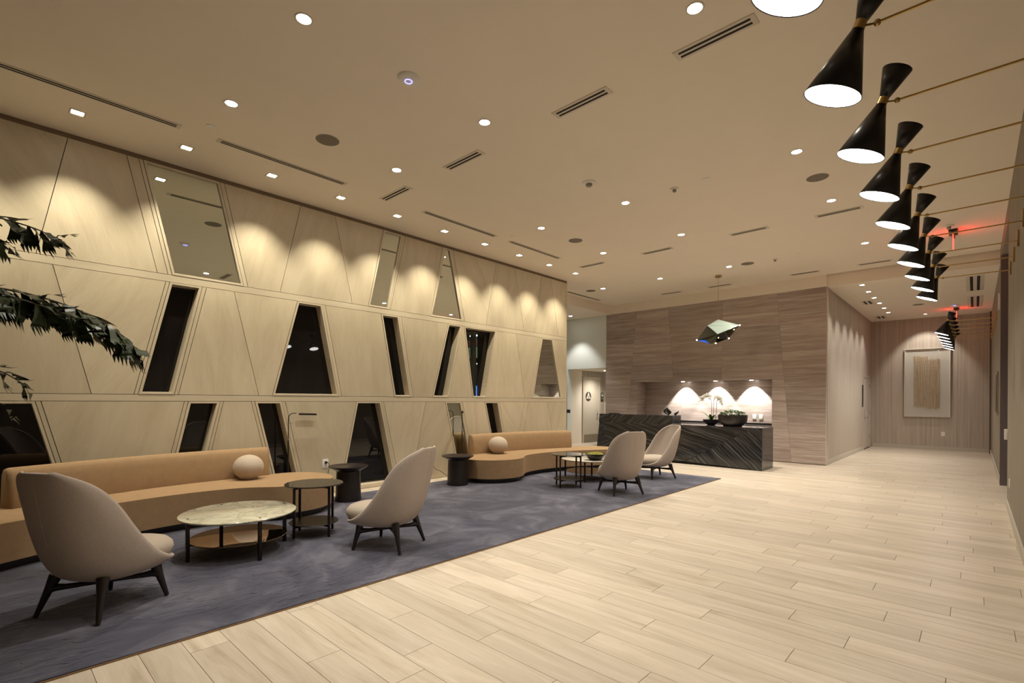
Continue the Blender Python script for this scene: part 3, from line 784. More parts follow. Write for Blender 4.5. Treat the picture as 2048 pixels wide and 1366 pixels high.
sts = [[(0, 0, .1), (.01, 0, .3), (.0, 0, .5), (-.06, 0, .60), (-.16, .0, .60), (-.24, 0, .50)], [(.03, 0, .1), (.05, 0, .3), (.05, 0, .50), (.10, 0, .58), (.17, -.0, .54), (.24, -.02, .40)],
       [(.08, .02, .1), (.10, .02, .3), (.11, .02, .5), (.16, .02, .56), (.20, .02, .48)]]
for si, P in enumerate(sts):
    bm = bmesh.new(); C_ = catmull(P, 6); tube(bm, C_, .0045, 6); st = obj('stem', bm, STEMM, orc)
    rr = random.Random(si + 4)
    for k in range(20 if si < 2 else 10):
        p = Vector(C_[int(len(C_) * (.50 + .48 * k / 20)) if si < 2 else int(len(C_) * (.6 + .38 * k / 10))]) + Vector((rr.uniform(-.02, .02), rr.uniform(-.03, .03), rr.uniform(-.025, .025)))
        bm = bmesh.new(); R_ = rr.uniform(.030, .044) * (1 - .3 * (k > 11)); tw = rr.uniform(0, 1)
        for q in range(5):
            a = q * 2 * PI / 5 + tw
            ce = bm.verts.new(p + Vector((0, -.006, 0))); e = []
            for dd, rad in ((-.42, .75), (-.2, 1.05), (.2, 1.05), (.42, .75)): e.append(bm.verts.new(p + Vector((math.cos(a + dd) * R_ * rad, .004 * math.sin(q), math.sin(a + dd) * R_ * rad))))
            for u1, u2 in zip(e, e[1:]): bm.faces.new((ce, u1, u2))
        obj('blossom', bm, PETAL, st)
for k in range(8):
    rr = random.Random(k + 40); a = k * .8 + rr.uniform(-.2, .2); l = rr.uniform(.17, .26)
    bm = bmesh.new(); dx, dy = math.cos(a), math.sin(a); up_ = rr.uniform(.8, 1.5); pv = []
    for t in (0, .25, .5, .75, 1):
        wd = .028 * math.sin(PI * min(.98, t * .85 + .12)); z = .10 + l * (up_ * t - .75 * t * t * .8)
        pv.append((bm.verts.new((dx * l * t - dy * wd, dy * l * t + dx * wd, z)), bm.verts.new((dx * l * t + dy * wd, dy * l * t - dx * wd, z))))
    for a1, b1 in zip(pv, pv[1:]): bm.faces.new((a1[0], a1[1], b1[1], b1[0]))
    obj('leaf', bm, LEAFG, orc)
# black sculpture
sc = thing('ribbed_sculpture', 'black ribbed shell sculpture standing on the raised desk counter', 'sculpture', (-4.79, 10.1, .985))
bm = bmesh.new()
def shell(bm, cx, w_, h_, lean, n=9):
    rows = []
    for i in range(n + 1):
        t = i / n; ring = []
        for j in range(7):
            s_ = j / 6 - .5
            wd = w_ * math.sin(PI * min(1, .16 + .84 * (1 - t))) * .55
            ring.append(bm.verts.new((cx + s_ * 2 * wd + lean * t * t, .05 * math.cos(s_ * PI) - .02 + .006 * (i % 2), h_ * t * (1 - .25 * abs(s_ * 2) ** 2))))
        rows.append(ring)
    for a, b in zip(rows, rows[1:]):
        for j in range(6): bm.faces.new((a[j], a[j + 1], b[j + 1], b[j]))
shell(bm, -.03, .17, .165, -.04)
o = obj('shell', bm, CERAM, sc); md = o.modifiers.new('thickness', 'SOLIDIFY'); md.thickness = .02
bm = bmesh.new(); shell(bm, .13, .075, .095, .06, 5); o = obj('fin', bm, CERAM, sc); md = o.modifiers.new('thickness', 'SOLIDIFY'); md.thickness = .015
tag(boxo('document_tray', (-6.25, 10.02, .985), (-6.05, 10.2, 1.0), BLACKM, None, .003), 'thin black tray lying at the far left end of the desk counter', 'tray')
tag(boxo('wall_outlet', (-3.75, 12.158, .88), (-3.67, 12.17, 1.0), PLASTIC, None, .002), 'white double outlet in the lit stone niche, beside a switch', 'outlet')
tag(boxo('wall_switch', (-3.61, 12.158, .88), (-3.53, 12.17, 1.0), PLASTIC, None, .002), 'white blank switch plate in the niche near its edge', 'switch')

# ------------------------------------------------------------------ lounge chairs
def spow(v, p): return math.copysign(abs(v) ** p, v)
def interp(T, z):
    for (a, b), (c_, d_) in zip(T, T[1:]):
        if z <= c_: return b + (d_ - b) * (z - a) / (c_ - a)
    return T[-1][1]
def make_chair(label):
    t = thing('lounge_chair', label, 'chair', group='taupe lounge chairs around the coffee tables')
    ROWS = [((.094, -.367, .8815), (-.380, .8895)), ((.137, -.349, .872), (-.380, .866)), ((.182, -.303, .846), (-.377, .825)), ((.213, -.235, .803), (-.370, .775)),
            ((.236, -.165, .735), (-.358, .71)), ((.250, -.095, .638), (-.342, .63)), ((.258, -.040, .545), (-.325, .55)), ((.260, .025, .455), (-.303, .46)),
            ((.260, .085, .385), (-.280, .385)), ((.258, .140, .335), (-.245, .315)), ((.254, .190, .302), (-.19, .250)), ((.243, .235, .280), (-.10, .218)),
            ((.222, .275, .266), (.0, .208)), ((.188, .310, .257), (.12, .211)), ((.14, .335, .251), (.23, .224)), ((.08, .348, .247), (.31, .238)), ((.03, .352, .246), (.343, .2455))]
    flat = catmull([(e[0], e[1], e[2], q[0], q[1]) for e, q in ROWS], 2)
    NA = 20; rows = []
    bm = bmesh.new()
    for ex, ey, ez, sy_, sz_ in flat:
        row = []
        for j in range(NA + 1):
            th = (j / NA * 2 - 1) * PI / 2
            wq = 1 - max(0.0, math.cos(th)) ** .78
            row.append(bm.verts.new((ex * spow(math.sin(th), .80), sy_ + (ey - sy_) * wq, sz_ + (ez - sz_) * wq)))
        rows.append(row)
    for a, b in zip(rows, rows[1:]):
        for j in range(NA): bm.faces.new((a[j], a[j + 1], b[j + 1], b[j]))
    bmesh.ops.recalc_face_normals(bm, faces=bm.faces)
    sh = obj('shell', bm, TWEED, t, ang=180)
    md = sh.modifiers.new('thickness', 'SOLIDIFY'); md.thickness = .028; md.offset = 0
    md = sh.modifiers.new('soft', 'SUBSURF'); md.levels = 1; md.render_levels = 1
    bm = bmesh.new(); tube(bm, [(0, q[0] - .0142, q[1]) for e, q in ROWS[1:8]], .0013, 6); obj('seam', bm, TWEED, t)
    # seat cushion
    bm = bmesh.new(); prof = [(.0, .245), (.72, .25), (.93, .268), (1.0, .305), (.98, .338), (.88, .368), (.6, .388), (0, .396)]
    prev = None; n = 36
    for r, z in prof:
        if r == 0: ring = [bm.verts.new((0, .09, z))]
        else: ring = [bm.verts.new((.232 * r * spow(math.sin(2 * PI * k / n), .8), .09 + .30 * r * spow(math.cos(2 * PI * k / n), .8), z)) for k in range(n)]
        if prev:
            for k in range(n):
                k2 = (k + 1) % n
                if len(prev) == 1: bm.faces.new((prev[0], ring[k], ring[k2]))
                elif len(ring) == 1: bm.faces.new((prev[k], prev[k2], ring[0]))
                else: bm.faces.new((prev[k], prev[k2], ring[k2], ring[k]))
        prev = ring
    cu = obj('seat_cushion', bm, SEATF, t, ang=180)
    for sx, sy in ((-1, 1), (1, 1), (1, -1), (-1, -1)):
        bm = bmesh.new()
        foot = Vector((sx * .222, sy * .222, RZ + .0055)); tp = Vector((sx * .168, sy * (.18 if sy > 0 else .15), .245 if sy > 0 else .25))
        tube(bm, [foot, foot.lerp(tp, .35), foot.lerp(tp, .62), foot.lerp(tp, .85), tp], .02, 10, [.0125, .017, .0225, .030, .034])
        kn = foot.lerp(tp, .66); cc = Vector((0, .0, .172))
        tube(bm, [kn, kn.lerp(cc, .12) + Vector((0, 0, .004)), kn.lerp(cc, .3), kn.lerp(cc, .6), cc], .02, 10, [.026, .022, .0165, .014, .014])
        obj('leg', bm, DARKWOOD, t)
    return t
def place(o, pts, label):
    o['label'] = label
ch_specs = [((-3.905, .53, 0), (-.53, .85), 'taupe lounge chair seen from behind, nearest the plant fronds'),
            ((-3.75, 2.46, 0), (-.90, -.45), 'taupe lounge chair beside the round marble coffee table, back to the open floor'),
            ((-3.60, 6.08, 0), (-.87, .49), 'taupe lounge chair with its seamed back turned, in front of the far coffee table'),
            ((-3.90, 7.735, 0), (-.51, -.86), 'taupe lounge chair facing the room right in front of the desk')]
c0 = None
for loc, dirv, lab in ch_specs:
    rz = math.atan2(dirv[1], dirv[0]) - PI / 2
    if c0 is None:
        c0 = make_chair(lab); c0.location = loc; c0.rotation_euler = (0, 0, rz)
    else:
        dup(c0, loc, rz, lab)

# ------------------------------------------------------------------ sofas
SEAT = [(-6.29, 2.40), (-6.27, 2.62), (-6.16, 2.80), (-5.98, 2.90), (-5.79, 2.93), (-5.58, 2.87), (-5.40, 2.72), (-5.30, 2.52), (-5.28, 2.33), (-5.33, 2.13), (-5.45, 1.97), (-5.54, 1.78),
        (-5.58, 1.48), (-5.56, 1.18), (-5.49, .85), (-5.37, .52), (-5.22, .22), (-5.12, 0.0), (-5.09, -.2), (-5.17, -.40), (-5.38, -.50), (-5.62, -.44), (-5.82, -.22),
        (-5.96, .08), (-6.10, .42), (-6.24, .80), (-6.34, 1.2), (-6.38, 1.6), (-6.39, 2.0)]
BACK = [(-5.81, .20), (-5.89, .40), (-6.03, .80), (-6.14, 1.2), (-6.195, 1.55), (-6.215, 1.9), (-6.22, 2.15), (-6.225, 2.37)]
def make_sofa(label, fy, dx=0.0):
    t = thing('curved_sofa', label, 'sofa', (-5.8, fy(1.2), 0), 0, 'caramel velvet sofas along the panelled wall')
    ox, oy = -5.8, fy(1.2)
    seat = [(x + dx - ox, fy(y) - oy) for x, y in catmull(SEAT, 5, True)]
    def prism(name, loop, z0, z1, m, bev, scale=1.0, seg=4):
        bm = bmesh.new()
        a = [bm.verts.new((x, y, z1)) for x, y in loop]; b = [bm.verts.new((x, y, z0)) for x, y in loop]
        top = bm.faces.new(a); bm.faces.new(b[::-1])
        for i in range(len(a)): j = (i + 1) % len(a); bm.faces.new((a[i], b[i], b[j], a[j]))
        if bev: bmesh.ops.bevel(bm, geom=list(top.edges), offset=bev, segments=seg, affect='EDGES', profile=.5)
        return obj(name, bm, m, t, ang=50)
    prism('seat', seat, .085, .372, VELVET, .035)
    def off(loop, d):
        out = []; n = len(loop)
        ar = sum(loop[i][0] * loop[(i + 1) % n][1] - loop[(i + 1) % n][0] * loop[i][1] for i in range(n))
        for i in range(n):
            x0, y0 = loop[i - 1]; x1, y1 = loop[(i + 1) % n]
            nx, ny = -(y1 - y0), x1 - x0; l = math.hypot(nx, ny) or 1
            s_ = d / l * (1 if ar > 0 else -1)
            out.append((loop[i][0] + nx * s_, loop[i][1] + ny * s_))
        return out
    prism('plinth', off(seat, .07), RZ, .085, DARKWOOD, 0)
    # backrest swept along its curve
    C_ = catmull([(x + dx - ox, fy(y) - oy) for x, y in BACK], 6)
    sec = [(0, .33), (0.012, .45), (-.012, .60), (-.022, .66), (-.045, .695), (-.08, .706), (-.115, .695), (-.14, .66), (-.15, .60), (-.165, .40), (-.165, .33)]
    bm = bmesh.new(); rings = []
    sgn = 1 if fy(1) - fy(0) > 0 else -1
    n = len(C_)
    ends = [(-.022, .80), (-.008, .94), (0, 1.0)]
    cols = []
    for i in range(n):
        x0, y0 = C_[max(0, i - 1)]; x1, y1 = C_[min(n - 1, i + 1)]
        tx, ty = x1 - x0, y1 - y0; l = math.hypot(tx, ty); tx /= l; ty /= l
        nx, ny = ty * sgn, -tx * sgn      # towards the room
        cols.append((C_[i], (tx, ty), (nx, ny)))
    def ring(p, nn, k, shift=(0, 0)):
        r = []
        for s_, z in sec:
            sm = -.082 + (s_ + .082) * k
            zz = .33 + (z - .33) * (1 - (1 - k) * .12)
            r.append(bm.verts.new((p[0] + nn[0] * sm + shift[0], p[1] + nn[1] * sm + shift[1], zz)))
        return r
    rl = []
    p, tt, nn = cols[0]
    for s_, k in ((-.03, .62), (-.022, .85), (-.008, .97)): rl.append(ring(p, nn, k, (tt[0] * s_, tt[1] * s_)))
    for p, tt, nn in cols: rl.append(ring(p, nn, 1))
    for s_, k in ((.008, .97), (.022, .85), (.03, .62)): rl.append(ring(p, nn, k, (tt[0] * s_, tt[1] * s_)))
    for a, b in zip(rl, rl[1:]):
        for j in range(len(sec) - 1): bm.faces.new((a[j], a[j + 1], b[j + 1], b[j]))
        bm.faces.new((a[-1], a[0], b[0], b[-1]))
    bm.faces.new(rl[0]); bm.faces.new(rl[-1][::-1])
    obj('backrest', bm, VELVET, t, ang=60)
    return t
make_sofa('caramel velvet curved sofa behind the near marble coffee table', lambda y: y)
make_sofa('caramel velvet curved sofa at the far end of the rug near the desk', lambda y: 8.07 - y, .05)
for loc, r, lab in (((-6.07, 2.10, .372), .150, 'round blush ball cushion on the nearer curved sofa'), ((-5.99, 6.08, .372), .158, 'round blush ball cushion on the far curved sofa')):
    t = thing('ball_cushion', lab, 'cushion', loc, 0, 'ball cushions on the sofas')
    bm = bmesh.new(); sphere(bm, (0, 0, r * .93), r, (1.06, 1.06, .93), 28, 18)
    for v in bm.verts:
        a = math.atan2(v.co.y, v.co.x); q = 1 - .018 * max(0, math.cos(a * 6)) ** 12
        v.co.x *= q; v.co.y *= q
        if v.co.z < .02: v.co.z = .002 + v.co.z * .05
    obj('ball', bm, BALLF, t, ang=180)

# ------------------------------------------------------------------ coffee tables
def coffee(loc, rz, label, top_m):
    t = thing('coffee_table', label, 'table', loc, rz)
    bm = bmesh.new(); lathe(bm, [(0, .330), (.425, .330), (.437, .338), (.437, .345), (.430, .350), (0, .350)], 72); obj('tabletop', bm, top_m, t)
    bm = bmesh.new(); lathe(bm, [(0, .142), (.365, .142), (.368, .146), (.365, .150), (0, .150)], 72); obj('shelf', bm, BRZMIR, t)
    for k in range(4):
        a = k * PI / 2
        x, y = .383 * math.cos(a), .383 * math.sin(a)
        bm = bmesh.new(); box(bm, (x - .0125, y - .0125, RZ), (x + .0125, y + .0125, .330), .002)
        cyl(bm, (x, y, .3495), (x, y, .3525), .009, seg=14)
        cyl(bm, (x, y, .135), (x * .90, y * .90, .139), .006, seg=8)
        obj('leg', bm, BRONZE, t)
    return t
coffee((-4.518, 1.495, 0), math.atan2(.115, -.36) + PI / 2 + .37, 'round cream marble coffee table with a bronze mirror shelf, nearer the camera', MARBLE)
PALE = simple('pale_lacquer_top', (.66, .62, .52), .12, noise=.03, nscale=4)
coffee((-4.62, 6.80, 0), .45, 'round pale coffee table carrying the moss bowl', PALE)
def side(loc, rz, label):
    t = thing('side_table', label, 'table', loc, rz, 'round smoked glass side tables')
    bm = bmesh.new(); lathe(bm, [(0, .486), (.258, .486), (.264, .491), (.258, .497), (0, .497)], 64); obj('tabletop', bm, SMOKE, t)
    bm = bmesh.new(); lathe(bm, [(0, .128), (.218, .128), (.222, .132), (.218, .137), (0, .137)], 56); obj('shelf', bm, BLACKM, t)
    for k in range(4):
        a = k * PI / 2 + PI / 4; x, y = .213 * math.cos(a), .213 * math.sin(a)
        bm = bmesh.new(); box(bm, (x - .011, y - .011, RZ), (x + .011, y + .011, .486), .002); obj('leg', bm, BRONZE, t)
    bm = bmesh.new()
    for z in (.468, .112):
        for k in (0, 1):
            a = k * PI / 2 + PI / 4; x, y = .205 * math.cos(a), .205 * math.sin(a)
            d_, u_, v_ = frame_axes((x, y, 0))
            for s_ in (0,):
                tube(bm, [(-x, -y, z), (0, 0, z), (x, y, z)], .009, 4)
    obj('cross_brace', bm, BRONZE, t)
    return t
side((-4.592, 2.174, 0), math.radians(57), 'smoked glass side table beside the marble coffee table')
side((-4.424, 5.985, 0), math.radians(-42), 'smoked glass side table beside the far pale coffee table')
def drum(loc, label):
    t = thing('drum_table', label, 'table', loc, 0, 'black pedestal tables')
    bm = bmesh.new(); lathe(bm, [(0, RZ), (.158, RZ), (.160, .02), (.154, .10), (.148, .3), (.144, .39), (.144, .40), (0, .40)], 56); obj('pedestal', bm, DARKWOOD, t)
    bm = bmesh.new(); lathe(bm, [(0, .385), (.145, .385), (.165, .40), (.236, .438), (.243, .446), (.242, .452), (.236, .453), (.215, .443), (0, .441)], 64); obj('tabletop', bm, DARKWOOD, t)
drum((-5.80, 3.19, 0), 'black pedestal table beside the wall outlet, near the first sofa')
drum((-5.71, 4.93, 0), 'black pedestal table at the rounded end of the far sofa')
# moss bowl
t = thing('moss_bowl', 'smoked bowl of yellow-green moss on the pale coffee table', 'bowl', (-4.40, 6.66, .3515))
bm = bmesh.new(); lathe(bm, [(0, 0), (.075, 0), (.12, .03), (.155, .075), (.165, .10), (.158, .10), (.14, .06), (0, .05)]); obj('bowl', bm, SMOKE, t)
bm = bmesh.new(); sphere(bm, (0, 0, .07), .15, (1, 1, .38), 40, 24)
rr = random.Random(5)
from mathutils import noise as mn
for v in bm.verts:
    if v.co.z < .072: v.co.z = .072
    v.co += (v.co - Vector((0, 0, .05))).normalized() * (.014 * mn.noise(v.co * 30) + .008 * mn.noise(v.co * 80))
o = obj('moss', bm, MOSS, t)

# ------------------------------------------------------------------ floor lamps
def lamp(loc, rz, label, plug):
    t = thing('floor_lamp', label, 'lamp', loc, rz, 'slim black reading lamps behind the sofas')
    bm = bmesh.new(); cyl(bm, (0, 0, RZ), (0, 0, RZ + .012), .062, seg=32); obj('base', bm, BLACKM, t)
    bm = bmesh.new(); cyl(bm, (0, 0, RZ), (0, 0, .775), .0085, seg=14); obj('pole', bm, BLACKM, t)
    bm = bmesh.new(); cyl(bm, (0, 0, .765), (0, 0, .785), .010, seg=14); obj('collar', bm, CHROME, t)
    P = [(0, 0, .77), (0, 0, .9), (0, 0, 1.04), (0, .012, 1.08), (0, .04, 1.103), (0, .10, 1.107)]
    bm = bmesh.new(); tube(bm, catmull(P, 5), .0055, 10); obj('arm', bm, BLACKM, t)
    bm = bmesh.new(); box(bm, (-.020, .10, 1.088), (.020, .325, 1.112), .006)
    h = obj('lamp_shade', bm, BLACKM, t)
    h.rotation_euler = (-.035, 0, 0)
    return t
lamp((-6.385, 2.68, 0), 0, 'slim black floor lamp with bar head behind the nearer sofa', 0)
lamp((-6.36, 5.585, 0), math.radians(-131), 'slim black floor lamp seen end on behind the far pedestal table', 0)
for nm, P, lab in (('power_cord', [(-6.445, 3.21, .43), (-6.42, 3.225, .43), (-6.40, 3.24, .40), (-6.43, 3.24, .30), (-6.42, 3.2, .12), (-6.40, 3.05, .02), (-6.30, 2.9, .02)], 'black lamp cord hanging from the outlet behind the near pedestal table'),
                   ('power_cord', [(-6.445, 4.80, .43), (-6.43, 4.86, .42), (-6.435, 4.94, .36), (-6.435, 5.07, .17), (-6.43, 5.18, .115), (-6.40, 5.31, .03), (-6.37, 5.45, .02)], 'black lamp cord trailing down the panelled wall to the far floor lamp')):
    bm = bmesh.new(); tube(bm, catmull(P, 6), .0038, 8); tag(obj(nm, bm, BLACKM), lab, 'cord')
for y, lab in ((3.21, 'white outlet on the panelled wall behind the near pedestal table'),):
    t = thing('wall_outlet', lab, 'outlet', (XL, y, .415))
    boxo('plate', (0, -.042, -.06), (.006, .042, .06), PLASTIC, t, .002)
    boxo('plug', (.006, -.012, .0), (.03, .018, .03), BLACKM, t, .003)

# ------------------------------------------------------------------ cone wall lamps
def cone_lamp(label, group):
    t = thing('cone_wall_lamp', label, 'lamp', group=group)
    # local: x towards the wall (+), origin on the wall at lamp height
    cz = .020
    col = Vector((-.655, 0, cz)); dn = Vector((-.751, 0, -.235)); tp = Vector((-.597, 0, .158))
    ax = (dn - col).normalized()
    def frust(p0, p1, r0, r1, m, nm, th=.003):
        bm = bmesh.new(); seg = 48
        cyl(bm, p0, p1, r0, r1, seg, cap=False)
        o = obj(nm, bm, m, t); md = o.modifiers.new('thickness', 'SOLIDIFY'); md.thickness = th; md.offset = -1; return o
    frust(col + ax * .015, dn, .021, .112, BLACKP, 'lamp_shade')
    au = (tp - col).normalized()
    frust(col + au * .012, tp, .021, .066, BLACKP, 'upper_shade')
    bm = bmesh.new(); cyl(bm, tp - au * .012, tp - au * .010, .058, .058, 32); obj('upper_cap', bm, BLACKP, t)
    bm = bmesh.new(); cyl(bm, dn - ax * .005, dn - ax * .002, .1075, .1085, 48); obj('diffuser', bm, CONEL, t)
    bm = bmesh.new(); cyl(bm, col - ax * .016, col + ax * .018, .0225, .0235, 28); obj('collar', bm, BRASS, t)
    bm = bmesh.new(); tube(bm, [(-.64, 0, .010), (-.60, 0, 0)], .0045, 8); sphere(bm, (-.596, 0, 0), .0135)
    cyl(bm, (-.596, 0, 0), (-.012, 0, 0), .0062, seg=12); obj('arm', bm, BRASS, t)
    boxo('wall_bracket', (-.016, -.017, -.055), (0, .017, .10), BRASS, t, .002)
    return t
near = [8.115 - .7055 * k for k in range(10)]
c1 = None
for i, y in enumerate(near):
    lab = 'black double cone wall lamp of the near row, %s from the desk end' % ORD[i]
    if c1 is None: c1 = cone_lamp(lab, 'double cone wall lamps of the near row'); c1.location = (XR, y, 2.835)
    else: dup(c1, (XR, y, 2.835), 0, lab)
for i in range(6):
    hl = dup(c1, (XR - .02, 12.48 + .72 * i, 2.835), 0, 'black double cone wall lamp in the hall row, %s from the lobby' % ORD[i], 'double cone wall lamps of the hall row')
    spot(hl, (-.755, 0, -.25), (-.37, 0, -.93), P_CONE_HALL, 130, .8, HALLC, .08)

# ------------------------------------------------------------------ ceiling fittings
def disc_fit(name, loc, r, label, cat, m, h=.006, group=None, extra=None):
    t = thing(name, label, cat, loc, 0, group)
    bm = bmesh.new(); cyl(bm, (0, 0, -h), (0, 0, 0), r, r, 40); obj('rim' if extra else 'cover', bm, m, t)
    return t
def downlight(loc, label, group, power, col, lens=LENS, r=.047, ang=98, blend=.85):
    t = thing('downlight', label, 'ceiling light', loc, 0, group)
    bm = bmesh.new(); lathe(bm, [(r, -.004), (r + .010, -.004), (r + .012, 0), (r, 0), (r, -.004)], 36); obj('trim_ring', bm, TRIMW, t)
    bm = bmesh.new(); cyl(bm, (0, 0, -.002), (0, 0, -.001), r, r, 32); obj('lens', bm, lens, t)
    spot(t, (0, 0, -.02), (0, 0, -1), power, ang, blend, col, .04)
    return t
rowsD = [(-4.75, [9.745, 7.40, 5.71, 3.176, 1.484], 'in the line over the seating'),
         (-3.33, [9.745, 7.38, 5.71, 3.176, 1.484], 'in the middle line of the ceiling'),
         (-1.35, [9.745, 7.395, 5.71, 3.176, 1.484], 'in the line beside the cone lamps')]
for x, ys, wh_ in rowsD:
    for i, y in enumerate(ys):
        xx = x if y < 9 else {-4.75: -4.854, -3.33: -3.444, -1.35: -1.311}[x]
        downlight((xx, y, HC), 'round recessed downlight %s, %s from the desk' % (wh_, ORD[i]), 'round downlights of the main ceiling', P_DESK if y > 9 else P_DOWN, WARM)
downlight((-6.26, 9.755, HC), 'round recessed downlight near the corner where the panelled wall ends', 'round downlights of the main ceiling', P_DOWN * .8, WARM)
def washer(loc, label, group, power, col, tilt, cone, blend=.55):
    t = thing('square_downlight', label, 'ceiling light', loc, 0, group)
    bm = bmesh.new()
    for a, b in (((-.060, -.060, -.004), (-.045, .060, 0)), ((.045, -.060, -.004), (.060, .060, 0)), ((-.045, -.060, -.004), (.045, -.045, 0)), ((-.045, .045, -.004), (.045, .060, 0))): box(bm, a, b)
    obj('trim_frame', bm, TRIMW, t, False)
    boxo('lens', (-.025, -.042, -.003), (.040, .042, -.001), LENSW, t)
    spot(t, (0, 0, -.02), (-math.sin(tilt), 0, -math.cos(tilt)), power, cone, blend, col, .02)
    return t
ys = [8.223 - .848 * i for i in range(11)]
for i, y in enumerate(ys):
    washer((-5.94, y, HC), 'square recessed washer light along the panelled wall, %s from its desk end' % ORD[i], 'square washer lights of the panelled wall', P_WASH, WASHC, .26, 78, 1.0)
for i in range(6):
    washer((-1.665, 11.99 + .827 * i, HS), 'square recessed washer light in the hall, %s from the lobby' % ORD[i], 'square washer lights of the hall', P_HALL, HALLC, .20, 76, 1.0)
downlight((-8.22, 11.173, HS), 'round recessed downlight in the lowered soffit by the white wall', 'soffit downlights', P_ALCOVE, WHITE, ang=80, blend=.5)
downlight((-8.15, 12.85, 2.19), 'small round downlight in the restroom passage ceiling', 'soffit downlights', P_PASSAGE, HALLC, ang=140, blend=1)
t = downlight((-.97, 17.03, HS), 'small recessed spotlight in front of the hall artwork', 'hall art lights', 3, HALLC, r=.03)
spot(t, (0, 0, -.02), (0, .55, -1), P_ART, 75, .5, HALLC, .02)
for i, x in enumerate((-3.72, -4.53, -5.33)):
    t = thing('niche_light', 'small round light in the top of the stone niche, %s from the desk lamp side' % ORD[i] if False else ('small round light in the roof of the stone niche, ' + ['above the outlets', 'above the orchid', 'above the ribbed sculpture'][i]), 'ceiling light', (x, 11.97, NZ1), 0, 'niche lights')
    bm = bmesh.new(); cyl(bm, (0, 0, -.006), (0, 0, 0), .04, .04, 28); obj('lens', bm, LENS, t)
    spot(t, (0, 0, -.02), (0, .30, -1), P_NICHE, 84, .35, WHITE, .015)

def slot(name, x0, x1, y0, y1, z, label, along, group):
    t = thing(name, label, 'vent', ((x0 + x1) / 2, (y0 + y1) / 2, z), 0, group)
    hx, hy = (x1 - x0) / 2, (y1 - y0) / 2
    boxo('frame', (-hx, -hy, -.005), (hx, hy, 0), TRIMW, t, .001)
    wd = hy if along == 'x' else hx
    for s_ in (-1, 1):
        a, b = s_ * wd * .38 - wd * .17, s_ * wd * .38 + wd * .17
        if along == 'x': boxo('slot', (-hx + .035, a, -.0075), (hx - .035, b, -.004), SLOT, t)
        else: boxo('slot', (a, -hy + .035, -.0075), (b, hy - .035, -.004), SLOT, t)
g1 = 'short slot vents across the ceiling'
for x, lab in ((-1.363, 'beside the cone lamps'), (-2.50, 'between the two nearer downlight lines'), (-4.03, 'over the near chairs'), (-5.31, 'nearest the panelled wall')):
    slot('slot_vent', x - .285, x + .285, 3.475, 3.59, HC, 'short double-slot vent of the near vent row, ' + lab, 'x', g1)
for x, lab in ((-1.36, 'beside the cone lamps'), (-2.51, 'between two downlight lines'), (-4.0, 'over the far chairs'), (-5.32, 'nearest the panelled wall')):
    slot('slot_vent', x - .275, x + .275, 7.85, 7.96, HC, 'short double-slot vent of the middle vent row, ' + lab, 'x', g1)
for x, lab in ((-1.36, 'before the hall'), (-2.50, 'right of the faceted pendant'), (-4.165, 'behind the faceted pendant'), (-5.30, 'left of the faceted pendant')):
    slot('slot_vent', x - .265, x + .265, 11.17, 11.27, HC, 'short slot vent in the row over the desk, ' + lab, 'x', g1)
for i, (a, b) in enumerate(((-1.6, 1.29), (1.6, 2.98), (4.12, 5.52), (5.83, 7.16))):
    slot('slot_vent', -5.565, -5.475, a, b, HC, 'long double-slot vent parallel to the panelled wall, %s from the desk' % ORD[3 - i], 'y', 'long slot vents along the panelled wall')
slot('slot_vent', -7.11, -7.02, 9.47, 10.88, HC, 'long slot vent just past the end of the panelled wall', 'y', 'long slot vents along the panelled wall')
for y, lab in ((13.2, 'nearer the lobby'), (15.6, 'nearer the hall end')):
    slot('hall_vent', -.14, .12, y - .75, y + .9, HS, 'wide two-slot return grille in the hall ceiling, ' + lab, 'y', 'hall ceiling grilles')
for x, y, lab in ((-1.85, 14.2, 'nearer the lobby'), (-1.9, 16.9, 'nearer the hall end')):
    slot('hall_vent', x - .12, x + .12, y - .25, y + .25, HS, 'small two-slot vent beside the hall washers, ' + lab, 'y', 'hall ceiling grilles')
for x, y, z, lab in ((-4.712, 2.344, HC, 'nearest round speaker, over the near side table'), (-1.331, 6.532, HC, 'round ceiling speaker beside the cone lamps'), (-4.71, 6.525, HC, 'round ceiling speaker above the far coffee table'),
                  (-3.114, 9.754, HC, 'round ceiling speaker right of the pendant canopy'), (-6.604, 9.767, HC, 'round ceiling speaker near the left corner bulkhead'), (-1.0, 15.26, HS, 'round ceiling speaker in the hall')):
    t = disc_fit('ceiling_speaker', (x, y, z), .115, lab, 'speaker', TRIMW, .003, 'ceiling speakers', True)
    bm = bmesh.new(); cyl(bm, (0, 0, -.005), (0, 0, -.003), .108, .11, 36); obj('grille', bm, GRILLE, t)
for x, y, z, lab in ((-3.323, 2.327, HC, 'white dome access point with a blue ring in the near ceiling'), (-.363, 15.8, HS, 'white dome access point with a blue ring in the hall')):
    t = thing('access_point', lab, 'access point', (x, y, z))
    bm = bmesh.new(); lathe(bm, [(0, -.028), (.035, -.027), (.07, -.018), (.086, -.006), (.088, 0), (0, 0)], 40); obj('dome', bm, PLASTIC, t)
    bm = bmesh.new(); lathe(bm, [(.026, -.0275), (.026, -.031), (.031, -.031), (.031, -.0265), (.026, -.0275)], 32); obj('status_ring', bm, BLUEL, t)
